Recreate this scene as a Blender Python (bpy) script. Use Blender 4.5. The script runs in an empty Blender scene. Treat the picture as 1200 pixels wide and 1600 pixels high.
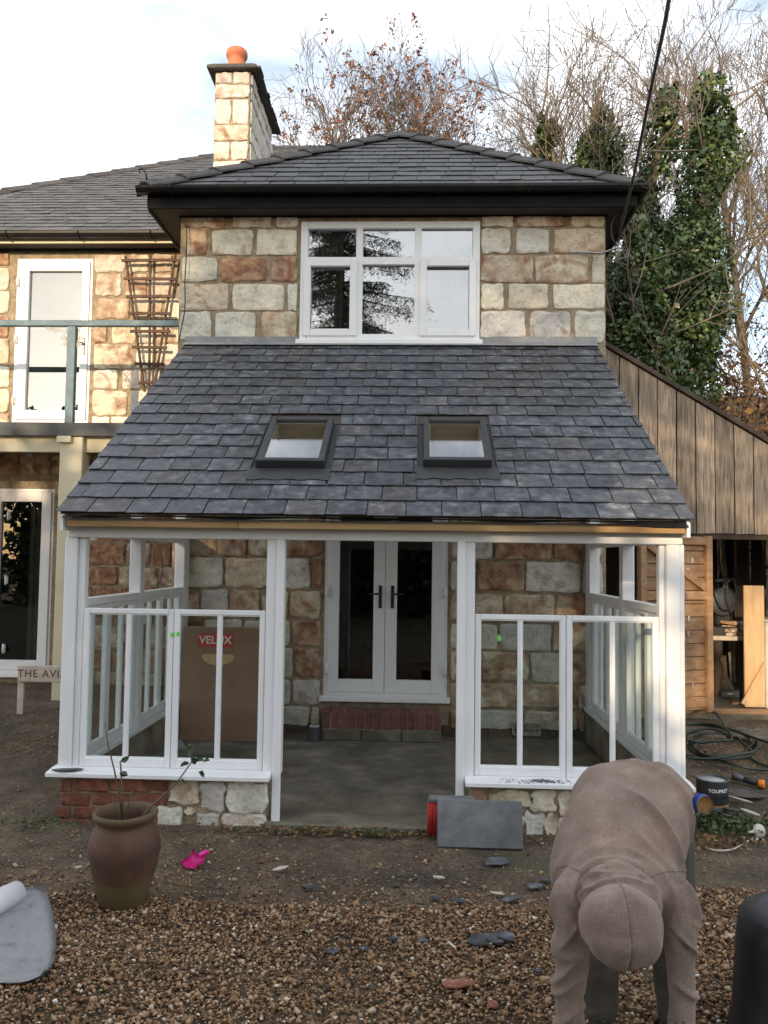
import bpy, bmesh, math, random
import numpy as np
from mathutils import Vector, Matrix, noise as mnoise
random.seed(7); rng = np.random.default_rng(7)
R = math.radians
scene = bpy.context.scene
C = scene.collection

# ------------------------------------------------------------------ camera
S = 1.05                                   # metres per calibration unit
F, PITCH, YAW, ROLL, HC = 1296.75, 0.0553, 0.0399, 0.0131, 1.7061 * S
def cam_basis():
    cp, sp, cy, sy = math.cos(PITCH), math.sin(PITCH), math.cos(YAW), math.sin(YAW)
    f = Vector((-sy * cp, cy * cp, sp)); r = Vector((cy, sy, 0)); u = r.cross(f)
    c, s = math.cos(ROLL), math.sin(ROLL)
    return r * c + u * s, u * c - r * s, f
CR, CU, CF = cam_basis()
cam_d = bpy.data.cameras.new('camera'); cam = bpy.data.objects.new('camera', cam_d); C.objects.link(cam)
m3 = Matrix((CR, CU, -CF)).transposed()
cam.matrix_world = Matrix.Translation((0, 0, HC)) @ m3.to_4x4()
cam_d.sensor_fit = 'HORIZONTAL'; cam_d.sensor_width = 36; cam_d.lens = 36 * F / 1200
cam_d.clip_start = .05; cam_d.clip_end = 600
scene.camera = cam

def ray(u, v): return CR * ((u - 600) / F) + CU * ((800 - v) / F) + CF
def at(u, v, Y):
    d = ray(u, v); t = Y / d.y
    return Vector((d.x * t, Y, HC + d.z * t))
def at_z(u, v, z):
    d = ray(u, v); t = (z - HC) / d.z
    return Vector((d.x * t, d.y * t, z))
def at_plane(u, v, p, n):
    d = ray(u, v); o = Vector((0, 0, HC)); t = (Vector(p) - o).dot(n) / d.dot(n)
    return o + d * t

# ------------------------------------------------------------------ sky, sun, exposure
SUN_EL, SUN_AZ = 11.5, 17.0        # degrees; azimuth measured from behind the camera toward the left
sun_from = Vector((-math.sin(R(SUN_AZ)) * math.cos(R(SUN_EL)), -math.cos(R(SUN_AZ)) * math.cos(R(SUN_EL)), math.sin(R(SUN_EL))))
w = bpy.data.worlds.new('World'); scene.world = w; w.use_nodes = True
nt = w.node_tree; nt.nodes.clear()
sky = nt.nodes.new('ShaderNodeTexSky'); sky.sky_type = 'NISHITA'; sky.sun_disc = False
sky.sun_elevation = R(SUN_EL); sky.sun_rotation = math.atan2(sun_from.x, sun_from.y)
sky.air_density = 1.0; sky.dust_density = .6; sky.ozone_density = 1.0
tc = nt.nodes.new('ShaderNodeTexCoord'); mp = nt.nodes.new('ShaderNodeMapping'); mp.inputs['Scale'].default_value = (1, 1, 2.2); mp.inputs['Location'].default_value = (3.1, 1.7, .4)
nz = nt.nodes.new('ShaderNodeTexNoise'); nz.inputs['Scale'].default_value = 2.3; nz.inputs['Detail'].default_value = 7; nz.inputs['Roughness'].default_value = .52
rp = nt.nodes.new('ShaderNodeValToRGB'); rp.color_ramp.elements[0].position = .42; rp.color_ramp.elements[1].position = .62
mx = nt.nodes.new('ShaderNodeMix'); mx.data_type = 'RGBA'
mx.inputs['B'].default_value = (9.2, 9.4, 9.7, 1)
bg = nt.nodes.new('ShaderNodeBackground'); bg.inputs['Strength'].default_value = .10
wo = nt.nodes.new('ShaderNodeOutputWorld')
L = nt.links.new
L(tc.outputs['Generated'], mp.inputs['Vector']); L(mp.outputs[0], nz.inputs['Vector']); L(nz.outputs['Fac'], rp.inputs[0])
mlt = nt.nodes.new('ShaderNodeMath'); mlt.operation = 'MULTIPLY_ADD'; mlt.inputs[1].default_value = .70; mlt.inputs[2].default_value = .2
L(rp.outputs[0], mlt.inputs[0]); L(mlt.outputs[0], mx.inputs['Factor'])
L(sky.outputs[0], mx.inputs['A']); L(mx.outputs['Result'], bg.inputs['Color']); L(bg.outputs[0], wo.inputs[0])
sd = bpy.data.lights.new('sun', 'SUN'); sd.energy = 2.1; sd.angle = R(.6); sd.color = (1, .77, .51)
so = bpy.data.objects.new('sun', sd); C.objects.link(so); so.location = (0, 0, 30)
so.rotation_euler = sun_from.to_track_quat('Z', 'Y').to_euler()
vs = scene.view_settings; vs.view_transform = 'Standard'; vs.look = 'None'; vs.exposure = 1.27; vs.gamma = 1; vs.use_curve_mapping = False

# ------------------------------------------------------------------ helpers
def meta(o, label=None, cat=None, group=None, kind=None):
    if label: o['label'] = label
    if cat: o['category'] = cat
    if group: o['group'] = group
    if kind: o['kind'] = kind
    return o
def thing(name, label, cat, loc=(0, 0, 0), group=None):
    o = bpy.data.objects.new(name, None); C.objects.link(o); o.location = loc; o.empty_display_size = .1
    return meta(o, label, cat, group)
def link(name, me, mat=None, parent=None, loc=None, rot=None, color=None):
    o = bpy.data.objects.new(name, me); C.objects.link(o)
    if mat and not me.materials: me.materials.append(M[mat] if isinstance(mat, str) else mat)
    if loc is not None: o.location = loc
    if rot is not None: o.rotation_euler = rot
    if parent:
        o.parent = parent
        pl = Vector((0, 0, 0)); p = parent
        while p: pl += p.location; p = p.parent        # parents are never rotated here unless stated
        o.location = Vector(o.location) - pl
    if color: o.color = color
    return o
class MB:
    """collects shapes; build() links them as ONE mesh object"""
    def __init__(s): s.bm = bmesh.new()
    def box(s, x0, x1, y0, y1, z0, z1, bev=.004, mat=None):
        r = bmesh.ops.create_cube(s.bm, size=1)['verts']
        a, b, c = abs(x1 - x0), abs(y1 - y0), abs(z1 - z0)
        for v in r: v.co = Vector((v.co.x * a, v.co.y * b, v.co.z * c)) + Vector(((x0 + x1) / 2, (y0 + y1) / 2, (z0 + z1) / 2))
        if bev:
            bev = min(bev, min(a, b, c) * .3)
            es = list({e for v in r for e in v.link_edges})
            r = bmesh.ops.bevel(s.bm, geom=es, offset=bev, segments=1, affect='EDGES')['verts']
        if mat: bmesh.ops.transform(s.bm, matrix=mat, verts=r)
        return r
    def bar(s, p, q, wx, wy, bev=.003, up=(0, 0, 1)):
        """rectangular bar from p to q"""
        p, q = Vector(p), Vector(q); d = q - p; l = d.length; d.normalize()
        up = Vector(up); x = d.cross(up)
        if x.length < 1e-4: x = Vector((1, 0, 0))
        x.normalize(); y = x.cross(d)
        m = Matrix((x, y, d)).transposed().to_4x4(); m.translation = (p + q) / 2
        return s.box(-wx / 2, wx / 2, -wy / 2, wy / 2, -l / 2, l / 2, bev, m)
    def tube(s, pts, rad, n=8, cap=True):
        pts = [Vector(p) for p in pts]; rad = rad if isinstance(rad, (list, tuple)) else [rad] * len(pts)
        rings = []; ref = Vector((0, 0, 1))
        for i, p in enumerate(pts):
            d = (pts[min(i + 1, len(pts) - 1)] - pts[max(i - 1, 0)]).normalized()
            x = d.cross(ref)
            if x.length < .05: x = d.cross(Vector((0, 1, 0)))
            x.normalize(); y = x.cross(d); ref = -d.cross(x) if False else ref
            rings.append([s.bm.verts.new(p + (x * math.cos(2 * math.pi * k / n) + y * math.sin(2 * math.pi * k / n)) * rad[i]) for k in range(n)])
        for a, b in zip(rings, rings[1:]):
            for k in range(n): s.bm.faces.new((a[k], a[(k + 1) % n], b[(k + 1) % n], b[k])).smooth = True
        if cap:
            s.bm.faces.new(rings[0][::-1]); s.bm.faces.new(rings[-1])
    def lathe(s, prof, n=28, c=(0, 0, 0), m=None, wob=0, cap=True):
        c = Vector(c); rings = []; vs_ = []
        for r, z in prof:
            ring = [s.bm.verts.new(c + Vector((r * math.cos(2 * math.pi * k / n) * (1 + wob * math.sin(k * 1.7 + z * 9)), r * math.sin(2 * math.pi * k / n), z))) for k in range(n)]
            rings.append(ring); vs_ += ring
        for a, b in zip(rings, rings[1:]):
            for k in range(n): s.bm.faces.new((a[k], a[(k + 1) % n], b[(k + 1) % n], b[k])).smooth = True
        if cap and prof[0][0] > 1e-4: s.bm.faces.new(rings[0][::-1])
        if cap and prof[-1][0] > 1e-4: s.bm.faces.new(rings[-1])
        if m: bmesh.ops.transform(s.bm, matrix=m, verts=vs_)
        return vs_
    def poly(s, pts, thick_vec):
        """flat polygon extruded along thick_vec"""
        t = Vector(thick_vec); a = [s.bm.verts.new(Vector(p)) for p in pts]; b = [s.bm.verts.new(Vector(p) + t) for p in pts]
        s.bm.faces.new(a); s.bm.faces.new(b[::-1]); n = len(pts)
        for i in range(n): s.bm.faces.new((a[i], b[i], b[(i + 1) % n], a[(i + 1) % n]))
        return a + b
    def quad(s, *pts): return s.bm.faces.new([s.bm.verts.new(Vector(p)) for p in pts])
    def mesh(s, name='m'):
        bmesh.ops.recalc_face_normals(s.bm, faces=s.bm.faces)
        me = bpy.data.meshes.new(name); s.bm.to_mesh(me); s.bm.free(); return me
    def build(s, name, mat, parent=None, loc=None, rot=None, color=None, origin=None):
        me = s.mesh(name)
        if origin is not None:
            me.transform(Matrix.Translation(-Vector(origin))); loc = origin
        return link(name, me, mat, parent, loc, rot, color)
def np_mesh(name, V, Fc, tint=None, smooth=False):
    V = np.asarray(V, np.float32); Fc = np.asarray(Fc, np.int32); k = Fc.shape[1]
    me = bpy.data.meshes.new(name); me.vertices.add(len(V)); me.vertices.foreach_set('co', V.ravel())
    me.loops.add(Fc.size); me.loops.foreach_set('vertex_index', Fc.ravel())
    me.polygons.add(len(Fc)); me.polygons.foreach_set('loop_start', np.arange(len(Fc), dtype=np.int32) * k)
    if smooth: me.polygons.foreach_set('use_smooth', np.ones(len(Fc), bool))
    if tint is not None:
        a = me.attributes.new('tint', 'FLOAT', 'POINT'); a.data.foreach_set('value', np.asarray(tint, np.float32))
    me.update(calc_edges=True); me.validate(); return me
def smoothstep(a, b, x):
    t = np.clip((x - a) / (b - a), 0, 1); return t * t * (3 - 2 * t)

# ------------------------------------------------------------------ materials
M = {}
def ramp(n, stops):
    r = n.new('ShaderNodeValToRGB'); e = r.color_ramp.elements
    while len(e) < len(stops): e.new(.5)
    for k, (p, c) in zip(e, stops): k.position = p; k.color = (*c, 1) if len(c) == 3 else c
    return r
def mat(name, stops, scale=6, rough=.75, bump=.15, bscale=60, stretch=(1, 1, 1), metal=0, spec=.5, detail=8, tint=None, objcol=0, rvar=0.0, val=.0, rough2=None, transl=0):
    m = bpy.data.materials.new(name); m.use_nodes = True; M[name] = m
    n = m.node_tree.nodes; l = m.node_tree.links.new; p = n['Principled BSDF']
    p.inputs['Metallic'].default_value = metal; p.inputs['Specular IOR Level'].default_value = spec
    tc = n.new('ShaderNodeTexCoord'); oi = n.new('ShaderNodeObjectInfo'); mp = n.new('ShaderNodeMapping'); mp.inputs['Scale'].default_value = stretch
    sc = n.new('ShaderNodeVectorMath'); sc.operation = 'MULTIPLY_ADD'; sc.inputs[1].default_value = (1, 1, 1)
    cmb = n.new('ShaderNodeCombineXYZ'); mu = n.new('ShaderNodeMath'); mu.operation = 'MULTIPLY'; mu.inputs[1].default_value = 37.0
    l(oi.outputs['Random'], mu.inputs[0]); [l(mu.outputs[0], cmb.inputs[i]) for i in range(3)]
    l(tc.outputs['Object'], mp.inputs[0]); l(mp.outputs[0], sc.inputs[0]); l(cmb.outputs[0], sc.inputs[2])
    vec = sc.outputs[0]
    nz = n.new('ShaderNodeTexNoise'); nz.inputs['Scale'].default_value = scale; nz.inputs['Detail'].default_value = detail; nz.inputs['Roughness'].default_value = .62
    l(vec, nz.inputs['Vector'])
    if tint:       # ramp driven by the 'tint' attribute plus a little noise
        at_ = n.new('ShaderNodeAttribute'); at_.attribute_name = 'tint'; r = ramp(n, stops); l(at_.outputs['Fac'], r.inputs[0])
    else:
        r = ramp(n, stops); l(nz.outputs['Fac'], r.inputs[0])
    col = r.outputs[0]
    if objcol:     # object colour times the pattern
        mxx = n.new('ShaderNodeMix'); mxx.data_type = 'RGBA'; mxx.blend_type = 'MULTIPLY'; mxx.inputs['Factor'].default_value = 1
        l(oi.outputs['Color'], mxx.inputs['A']); l(col, mxx.inputs['B']); col = mxx.outputs['Result']
    if rvar:       # brightness differs piece by piece
        hs = n.new('ShaderNodeHueSaturation'); mr = n.new('ShaderNodeMapRange'); mr.inputs['To Min'].default_value = 1 - rvar; mr.inputs['To Max'].default_value = 1 + rvar
        l(oi.outputs['Random'], mr.inputs['Value']); l(mr.outputs[0], hs.inputs['Value']); l(col, hs.inputs['Color']); col = hs.outputs[0]
    l(col, p.inputs['Base Color'])
    if rough2 is not None:
        mr2 = n.new('ShaderNodeMapRange'); mr2.inputs['From Min'].default_value = .3; mr2.inputs['From Max'].default_value = .7
        mr2.inputs['To Min'].default_value = rough; mr2.inputs['To Max'].default_value = rough2; l(nz.outputs['Fac'], mr2.inputs['Value']); l(mr2.outputs[0], p.inputs['Roughness'])
    else: p.inputs['Roughness'].default_value = rough
    if bump:
        nb = n.new('ShaderNodeTexNoise'); nb.inputs['Scale'].default_value = bscale; nb.inputs['Detail'].default_value = 6; l(vec, nb.inputs['Vector'])
        b = n.new('ShaderNodeBump'); b.inputs['Strength'].default_value = min(bump * 2, 1); b.inputs['Distance'].default_value = .02 * bump + .002
        l(nb.outputs['Fac'], b.inputs['Height']); l(b.outputs[0], p.inputs['Normal'])
    return m
# stone: object colour is the bed colour, its alpha the amount of iron staining
def stone_mat():
    m = mat('stone', [(.25, (.74, .69, .62)), (.4, (.98, .955, .915)), (.52, (1.13, 1.115, 1.085)), (.75, (1.33, 1.31, 1.27))], scale=8, rough=.88, bump=.8, bscale=18, objcol=1, detail=12)
    n = m.node_tree.nodes; l = m.node_tree.links.new; p = n['Principled BSDF']
    src = p.inputs['Base Color'].links[0].from_socket; vec = [x for x in n if x.type == 'VECT_MATH'][0].outputs[0]; oi = [x for x in n if x.type == 'OBJECT_INFO'][0]
    nz = n.new('ShaderNodeTexNoise'); nz.inputs['Scale'].default_value = 3.6; nz.inputs['Detail'].default_value = 7; nz.inputs['Distortion'].default_value = 1.2; l(vec, nz.inputs['Vector'])
    # threshold moves with the staining amount
    sub = n.new('ShaderNodeMath'); sub.operation = 'MULTIPLY_ADD'; sub.inputs[1].default_value = .62; l(oi.outputs['Alpha'], sub.inputs[0]); l(nz.outputs['Fac'], sub.inputs[2])
    r = ramp(n, [(.69, (0, 0, 0)), (.78, (.5, .5, .5)), (.95, (1, 1, 1))]); l(sub.outputs[0], r.inputs[0])
    nz2 = n.new('ShaderNodeTexNoise'); nz2.inputs['Scale'].default_value = 11; nz2.inputs['Detail'].default_value = 6; l(vec, nz2.inputs['Vector'])
    r2 = ramp(n, [(.3, (.15, .07, .045)), (.5, (.31, .16, .09)), (.68, (.47, .32, .19))]); l(nz2.outputs['Fac'], r2.inputs[0])
    mx = n.new('ShaderNodeMix'); mx.data_type = 'RGBA'; l(r.outputs[0], mx.inputs['Factor']); l(src, mx.inputs['A']); l(r2.outputs[0], mx.inputs['B'])
    # grey weathering and lichen specks
    nz3 = n.new('ShaderNodeTexNoise'); nz3.inputs['Scale'].default_value = 42; nz3.inputs['Detail'].default_value = 4; l(vec, nz3.inputs['Vector'])
    r3 = ramp(n, [(.3, (.38, .34, .29)), (.46, (1, 1, 1))]); l(nz3.outputs['Fac'], r3.inputs[0])
    mx2 = n.new('ShaderNodeMix'); mx2.data_type = 'RGBA'; mx2.blend_type = 'MULTIPLY'; mx2.inputs['Factor'].default_value = .5; l(mx.outputs['Result'], mx2.inputs['A']); l(r3.outputs[0], mx2.inputs['B'])
    l(mx2.outputs['Result'], p.inputs['Base Color'])
stone_mat()
mat('mortar', [(.3, (.2, .155, .1)), (.5, (.32, .25, .165)), (.7, (.43, .35, .25))], 12, .95, .8, 60)
mat('brick', [(.3, (.09, .034, .022)), (.5, (.2, .07, .042)), (.68, (.30, .14, .09)), (.8, (.38, .3, .22))], 14, .9, .35, 60, rvar=.3)
mat('step_brick', [(.3, (.1, .04, .035)), (.6, (.2, .075, .062))], 16, .85, .3, 60, rvar=.2)
mat('slate', [(.28, (.017, .018, .022)), (.42, (.042, .046, .054)), (.53, (.070, .075, .085)), (.62, (.112, .116, .124)), (.72, (.23, .23, .228))], 11, .36, .5, 22, stretch=(1, 1, 1), objcol=0, rvar=.24, rough2=.62, detail=14)
mat('slate_brown', [(.25, (.028, .027, .028)), (.45, (.06, .058, .06)), (.58, (.10, .095, .092)), (.7, (.21, .2, .19))], 12, .45, .5, 22, rvar=.2, rough2=.65)
mat('old_slate', [(.25, (.036, .035, .036)), (.52, (.072, .070, .072)), (.66, (.105, .102, .1)), (.8, (.17, .16, .15))], 12, .55, .25, 25, rvar=.3, rough2=.7)
mat('ridge_tile', [(.25, (.036, .032, .030)), (.6, (.066, .060, .056)), (.85, (.1, .092, .085))], 7, .7, .25, 40, rvar=.18)
mat('black_gutter', [(.3, (.008, .008, .009)), (.7, (.015, .015, .016))], 5, .4, .03, 30, spec=.3)
mat('black_fascia', [(.3, (.006, .006, .006)), (.7, (.011, .011, .012))], 5, .65, .03, 30, spec=.12)
mat('soffit', [(.3, (.022, .018, .016)), (.7, (.05, .042, .036))], 4, .7, .1, 30)
mat('white_paint', [(.22, (.62, .6, .57)), (.36, (.75, .75, .755)), (.7, (.81, .81, .82))], 5, .45, .06, 50, stretch=(1, 1, .25))
mat('upvc', [(.3, (.76, .76, .76)), (.7, (.8, .8, .8))], 3, .3, 0)
mat('cream_paint', [(.3, (.56, .5, .34)), (.7, (.64, .57, .40))], 4, .55, .06, 40)
mat('blue_paint', [(.3, (.055, .095, .12)), (.55, (.085, .15, .19)), (.75, (.16, .22, .24))], 8, .55, .15, 40)
mat('lead', [(.3, (.16, .165, .17)), (.7, (.29, .295, .3))], 7, .55, .15, 30)
mat('dark_grey_metal', [(.3, (.022, .023, .026)), (.7, (.034, .035, .038))], 4, .5, .02, 60)
mat('grey_fascia', [(.3, (.04, .045, .046)), (.7, (.07, .074, .074))], 4, .6, .12, 30)
mat('fresh_timber', [(.25, (.2, .11, .04)), (.5, (.34, .205, .08)), (.75, (.44, .3, .135))], 6, .65, .12, 50, stretch=(.25, 6, 6))
mat('shed_timber', [(.25, (.17, .09, .045)), (.5, (.28, .16, .08)), (.75, (.37, .235, .13))], 5, .7, .15, 50, stretch=(.4, 4, 4), rvar=.15)
mat('ply', [(.25, (.42, .25, .11)), (.5, (.52, .33, .16)), (.75, (.58, .40, .22))], 5, .6, .08, 50, stretch=(5, 5, .4), rvar=.1)
mat('pale_pine', [(.3, (.5, .38, .24)), (.7, (.62, .5, .34))], 5, .6, .05, 50, stretch=(4, 1, 4))
mat('weathered_board', [(.22, (.07, .05, .036)), (.42, (.18, .14, .105)), (.58, (.29, .235, .18)), (.8, (.41, .345, .275))], 7, .85, .3, 40, stretch=(7, 7, .5), rvar=.2)
mat('dark_timber', [(.3, (.03, .022, .016)), (.7, (.075, .052, .035))], 6, .8, .2, 40, stretch=(1, 1, .3))
mat('trellis_wood', [(.3, (.045, .024, .016)), (.7, (.13, .075, .048))], 8, .8, .2, 40)
mat('sign_wood', [(.3, (.40, .34, .27)), (.7, (.62, .56, .47))], 8, .75, .15, 50)
mat('letter_red', [(.3, (.14, .03, .02)), (.7, (.19, .05, .035))], 20, .6, 0)
mat('concrete', [(.25, (.062, .051, .036)), (.42, (.115, .098, .071)), (.55, (.17, .148, .11)), (.75, (.3, .27, .215))], 3.0, .9, .5, 70, detail=14)
mat('slab', [(.25, (.07, .072, .075)), (.5, (.12, .123, .128)), (.75, (.21, .21, .212))], 5, .75, .25, 80)
mat('clay_pot', [(.25, (.035, .018, .012)), (.5, (.085, .04, .023)), (.75, (.15, .075, .045))], 5, .7, .25, 60)
mat('terracotta', [(.3, (.42, .12, .05)), (.7, (.55, .19, .09))], 5, .7, .1, 60)
mat('soil', [(.3, (.018, .013, .009)), (.7, (.05, .036, .025))], 20, .95, .5, 90)
mat('pink_plastic', [(.3, (.78, .03, .30)), (.7, (.85, .05, .36))], 4, .35, 0)
mat('felt_grey', [(.3, (.3, .3, .31)), (.42, (.43, .43, .445)), (.58, (.48, .48, .49)), (.75, (.53, .53, .54))], 16, .8, .25, 90, detail=14)
mat('felt_white', [(.3, (.66, .67, .69)), (.7, (.74, .74, .76))], 6, .7, .05, 120)
mat('cardboard', [(.3, (.24, .135, .085)), (.7, (.31, .185, .12))], 3, .8, .08, 60)
mat('label_red', [(.3, (.50, .03, .02)), (.7, (.55, .04, .03))], 3, .5, 0)
mat('print_white', [(.3, (.72, .71, .69)), (.7, (.78, .77, .75))], 3, .5, 0)
mat('hoodie', [(.26, (.122, .086, .068)), (.42, (.175, .127, .102)), (.56, (.212, .157, .128)), (.74, (.285, .222, .186))], 9, .96, .25, 420, detail=14, spec=.15)
def cloth():
    m = M['hoodie']; n = m.node_tree.nodes; l = m.node_tree.links.new; p = n['Principled BSDF']; p.inputs['Sheen Weight'].default_value = .28; p.inputs['Sheen Tint'].default_value = (1, .84, .7, 1); p.inputs['Sheen Roughness'].default_value = .6
    src = p.inputs['Base Color'].links[0].from_socket; tcn = [x for x in n if x.type == 'TEX_COORD'][0]
    nz = n.new('ShaderNodeTexNoise'); nz.inputs['Scale'].default_value = 240; nz.inputs['Detail'].default_value = 3; l(tcn.outputs['Object'], nz.inputs['Vector'])
    r = ramp(n, [(.3, (.72, .72, .74)), (.7, (1.25, 1.24, 1.22))]); l(nz.outputs['Fac'], r.inputs[0])
    mx = n.new('ShaderNodeMix'); mx.data_type = 'RGBA'; mx.blend_type = 'MULTIPLY'; mx.inputs['Factor'].default_value = 1; l(src, mx.inputs['A']); l(r.outputs[0], mx.inputs['B']); l(mx.outputs['Result'], p.inputs['Base Color'])
cloth()
mat('stitching_shade', [(.3, (.115, .09, .077)), (.7, (.15, .118, .1))], 30, .95, 0)  # darker than the cloth: shadow along the seams put into the colour
mat('hoodie_dirt', [(.3, (.05, .04, .035)), (.7, (.1, .08, .07))], 9, .95, 0)
mat('trousers', [(.3, (.06, .053, .044)), (.7, (.115, .103, .088))], 6, .9, .3, 160, spec=.2)
mat('skin', [(.3, (.45, .25, .18)), (.7, (.55, .33, .25))], 8, .55, .05, 80)
mat('boot', [(.3, (.012, .011, .011)), (.7, (.035, .033, .031))], 10, .5, .1, 60)
mat('hair', [(.3, (.02, .014, .01)), (.7, (.05, .035, .025))], 30, .7, .3, 120)
mat('black_plastic', [(.3, (.010, .011, .013)), (.7, (.022, .023, .026))], 6, .42, .06, 60, rough2=.55)
mat('tin_grey', [(.3, (.075, .08, .09)), (.7, (.105, .11, .12))], 5, .35, .03, 60, metal=.3)
mat('tin_bright', [(.3, (.35, .35, .35)), (.7, (.5, .5, .5))], 5, .35, .03, 60, metal=.8)
mat('rust', [(.3, (.13, .055, .015)), (.7, (.32, .16, .05))], 14, .7, .15, 60)
mat('blue_tin', [(.3, (.02, .06, .3)), (.7, (.03, .09, .38))], 5, .3, 0)
mat('paint_inside', [(.3, (.42, .45, .42)), (.7, (.52, .54, .5))], 5, .5, .1, 30)
mat('green_hose', [(.3, (.005, .015, .012)), (.7, (.012, .028, .023))], 9, .4, .05, 80)
mat('orange_plastic', [(.3, (.75, .2, .02)), (.7, (.85, .26, .03))], 5, .4, 0)
mat('white_plastic', [(.3, (.42, .38, .31)), (.7, (.62, .58, .5))], 6, .5, .05, 40)
mat('cable', [(.3, (.006, .006, .007)), (.7, (.014, .014, .015))], 6, .5, 0)
mat('steel', [(.3, (.3, .31, .32)), (.7, (.45, .46, .47))], 8, .4, .05, 60, metal=.7)
mat('handle_black', [(.3, (.008, .008, .008)), (.7, (.013, .013, .013))], 6, .3, 0)
mat('green_tape', [(.3, (.12, .62, .06)), (.7, (.16, .7, .09))], 6, .5, 0)
mat('bristle', [(.3, (.4, .02, .02)), (.7, (.55, .04, .03))], 60, .6, .3, 90)
mat('curtain', [(.3, (.3, .26, .21)), (.7, (.4, .36, .3))], 6, .9, .1, 90)
mat('plaster', [(.3, (.28, .26, .24)), (.7, (.34, .32, .3))], 3, .9, 0)
mat('bark', [(.3, (.085, .066, .045)), (.55, (.16, .125, .085)), (.8, (.25, .205, .145))], 5, .9, .4, 30)
mat('twig', [(.3, (.09, .068, .055)), (.55, (.15, .115, .092)), (.8, (.21, .17, .14))], 3, .9, 0)
mat('pale_twig', [(.3, (.13, .105, .08)), (.7, (.24, .2, .155))], 3, .9, 0)
mat('ash_keys', [(0, (.10, .04, .022)), (.5, (.2, .085, .045)), (1, (.3, .14, .08))], tint=1, rough=.8, bump=0)
mat('ivy_leaf', [(0, (.014, .028, .009)), (.45, (.04, .078, .02)), (.8, (.085, .125, .035)), (1, (.16, .18, .06))], tint=1, rough=.42, bump=0)
mat('spruce_leaf', [(0, (.008, .018, .009)), (1, (.028, .045, .02))], tint=1, rough=.6, bump=0)
mat('dry_leaf', [(0, (.07, .035, .015)), (.5, (.16, .085, .035)), (1, (.27, .17, .075))], tint=1, rough=.85, bump=0)
mat('weed_leaf', [(0, (.02, .04, .01)), (1, (.07, .11, .03))], tint=1, rough=.6, bump=0)
mat('rose_leaf', [(.3, (.02, .045, .02)), (.7, (.05, .085, .04))], 12, .45, .1, 60)
mat('rose_stem', [(.3, (.07, .055, .03)), (.7, (.14, .1, .06))], 20, .7, .1, 60)
mat('pebble', [(0, (.03, .021, .016)), (.2, (.12, .066, .035)), (.45, (.26, .145, .070)), (.7, (.38, .245, .14)), (.88, (.48, .37, .26)), (1, (.66, .61, .52))], tint=1, rough=.72, bump=0, spec=.35)
mat('lichen', [(.3, (.3, .27, .2)), (.7, (.45, .42, .36))], 20, .9, .2, 60)
def ground_mat():
    m = mat('ground', [(.25, (.046, .034, .023)), (.48, (.095, .071, .048)), (.62, (.14, .107, .075)), (.8, (.2, .16, .118))], scale=3.2, rough=.95, bump=.7, bscale=55)
    n = m.node_tree.nodes; l = m.node_tree.links.new; p = n['Principled BSDF']; tcn = [x for x in n if x.type == 'TEX_COORD'][0]
    src = p.inputs['Base Color'].links[0].from_socket
    v = n.new('ShaderNodeTexVoronoi'); v.inputs['Scale'].default_value = 70; l(tcn.outputs['Object'], v.inputs['Vector'])
    r = ramp(n, [(0, (.35, .33, .3)), (.35, (.75, .72, .68)), (.8, (1.25, 1.2, 1.1)), (1, (2.6, 2.4, 2.1))]); l(v.outputs['Color'], r.inputs[0])
    mx = n.new('ShaderNodeMix'); mx.data_type = 'RGBA'; mx.blend_type = 'MULTIPLY'; mx.inputs['Factor'].default_value = .8; l(src, mx.inputs['A']); l(r.outputs[0], mx.inputs['B'])
    # mossy green patches
    g = n.new('ShaderNodeTexNoise'); g.inputs['Scale'].default_value = 1.1; g.inputs['Detail'].default_value = 5; l(tcn.outputs['Object'], g.inputs['Vector'])
    gr = ramp(n, [(.52, (0, 0, 0)), (.68, (.55, .55, .55))]); l(g.outputs['Fac'], gr.inputs[0])
    mx2 = n.new('ShaderNodeMix'); mx2.data_type = 'RGBA'; mx2.inputs['B'].default_value = (.036, .042, .02, 1); l(gr.outputs[0], mx2.inputs['Factor']); l(mx.outputs['Result'], mx2.inputs['A'])
    l(mx2.outputs['Result'], p.inputs['Base Color'])
ground_mat()
def glass(name, tint=(.9, .93, .92), refl=1.0, rough=0.0):
    m = bpy.data.materials.new(name); m.use_nodes = True; M[name] = m
    n = m.node_tree.nodes; l = m.node_tree.links.new; n.remove(n['Principled BSDF']); out = n['Material Output']
    t = n.new('ShaderNodeBsdfTransparent'); t.inputs[0].default_value = (*tint, 1)
    g = n.new('ShaderNodeBsdfGlossy'); g.inputs['Roughness'].default_value = rough; g.inputs['Color'].default_value = (1, 1, 1, 1)
    lw = n.new('ShaderNodeLayerWeight'); lw.inputs['Blend'].default_value = .5          # same from both sides of the pane
    pw = n.new('ShaderNodeMath'); pw.operation = 'POWER'; pw.inputs[1].default_value = 5; l(lw.outputs['Facing'], pw.inputs[0])
    fr = n.new('ShaderNodeMath'); fr.operation = 'MULTIPLY_ADD'; fr.inputs[1].default_value = .96; fr.inputs[2].default_value = .04; l(pw.outputs[0], fr.inputs[0])
    mu = n.new('ShaderNodeMath'); mu.operation = 'MULTIPLY'; mu.inputs[1].default_value = refl; mu.use_clamp = True
    mx = n.new('ShaderNodeMixShader'); l(fr.outputs[0], mu.inputs[0]); l(mu.outputs[0], mx.inputs[0]); l(t.outputs[0], mx.inputs[1]); l(g.outputs[0], mx.inputs[2]); l(mx.outputs[0], out.inputs[0])
glass('glass', refl=1.0); glass('coated_glass', (.7, .72, .72), refl=6.0); glass('rooflight_glass', (.95, .97, .98), refl=3.2); glass('door_glass', (.6, .62, .62), refl=1.3)

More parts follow.
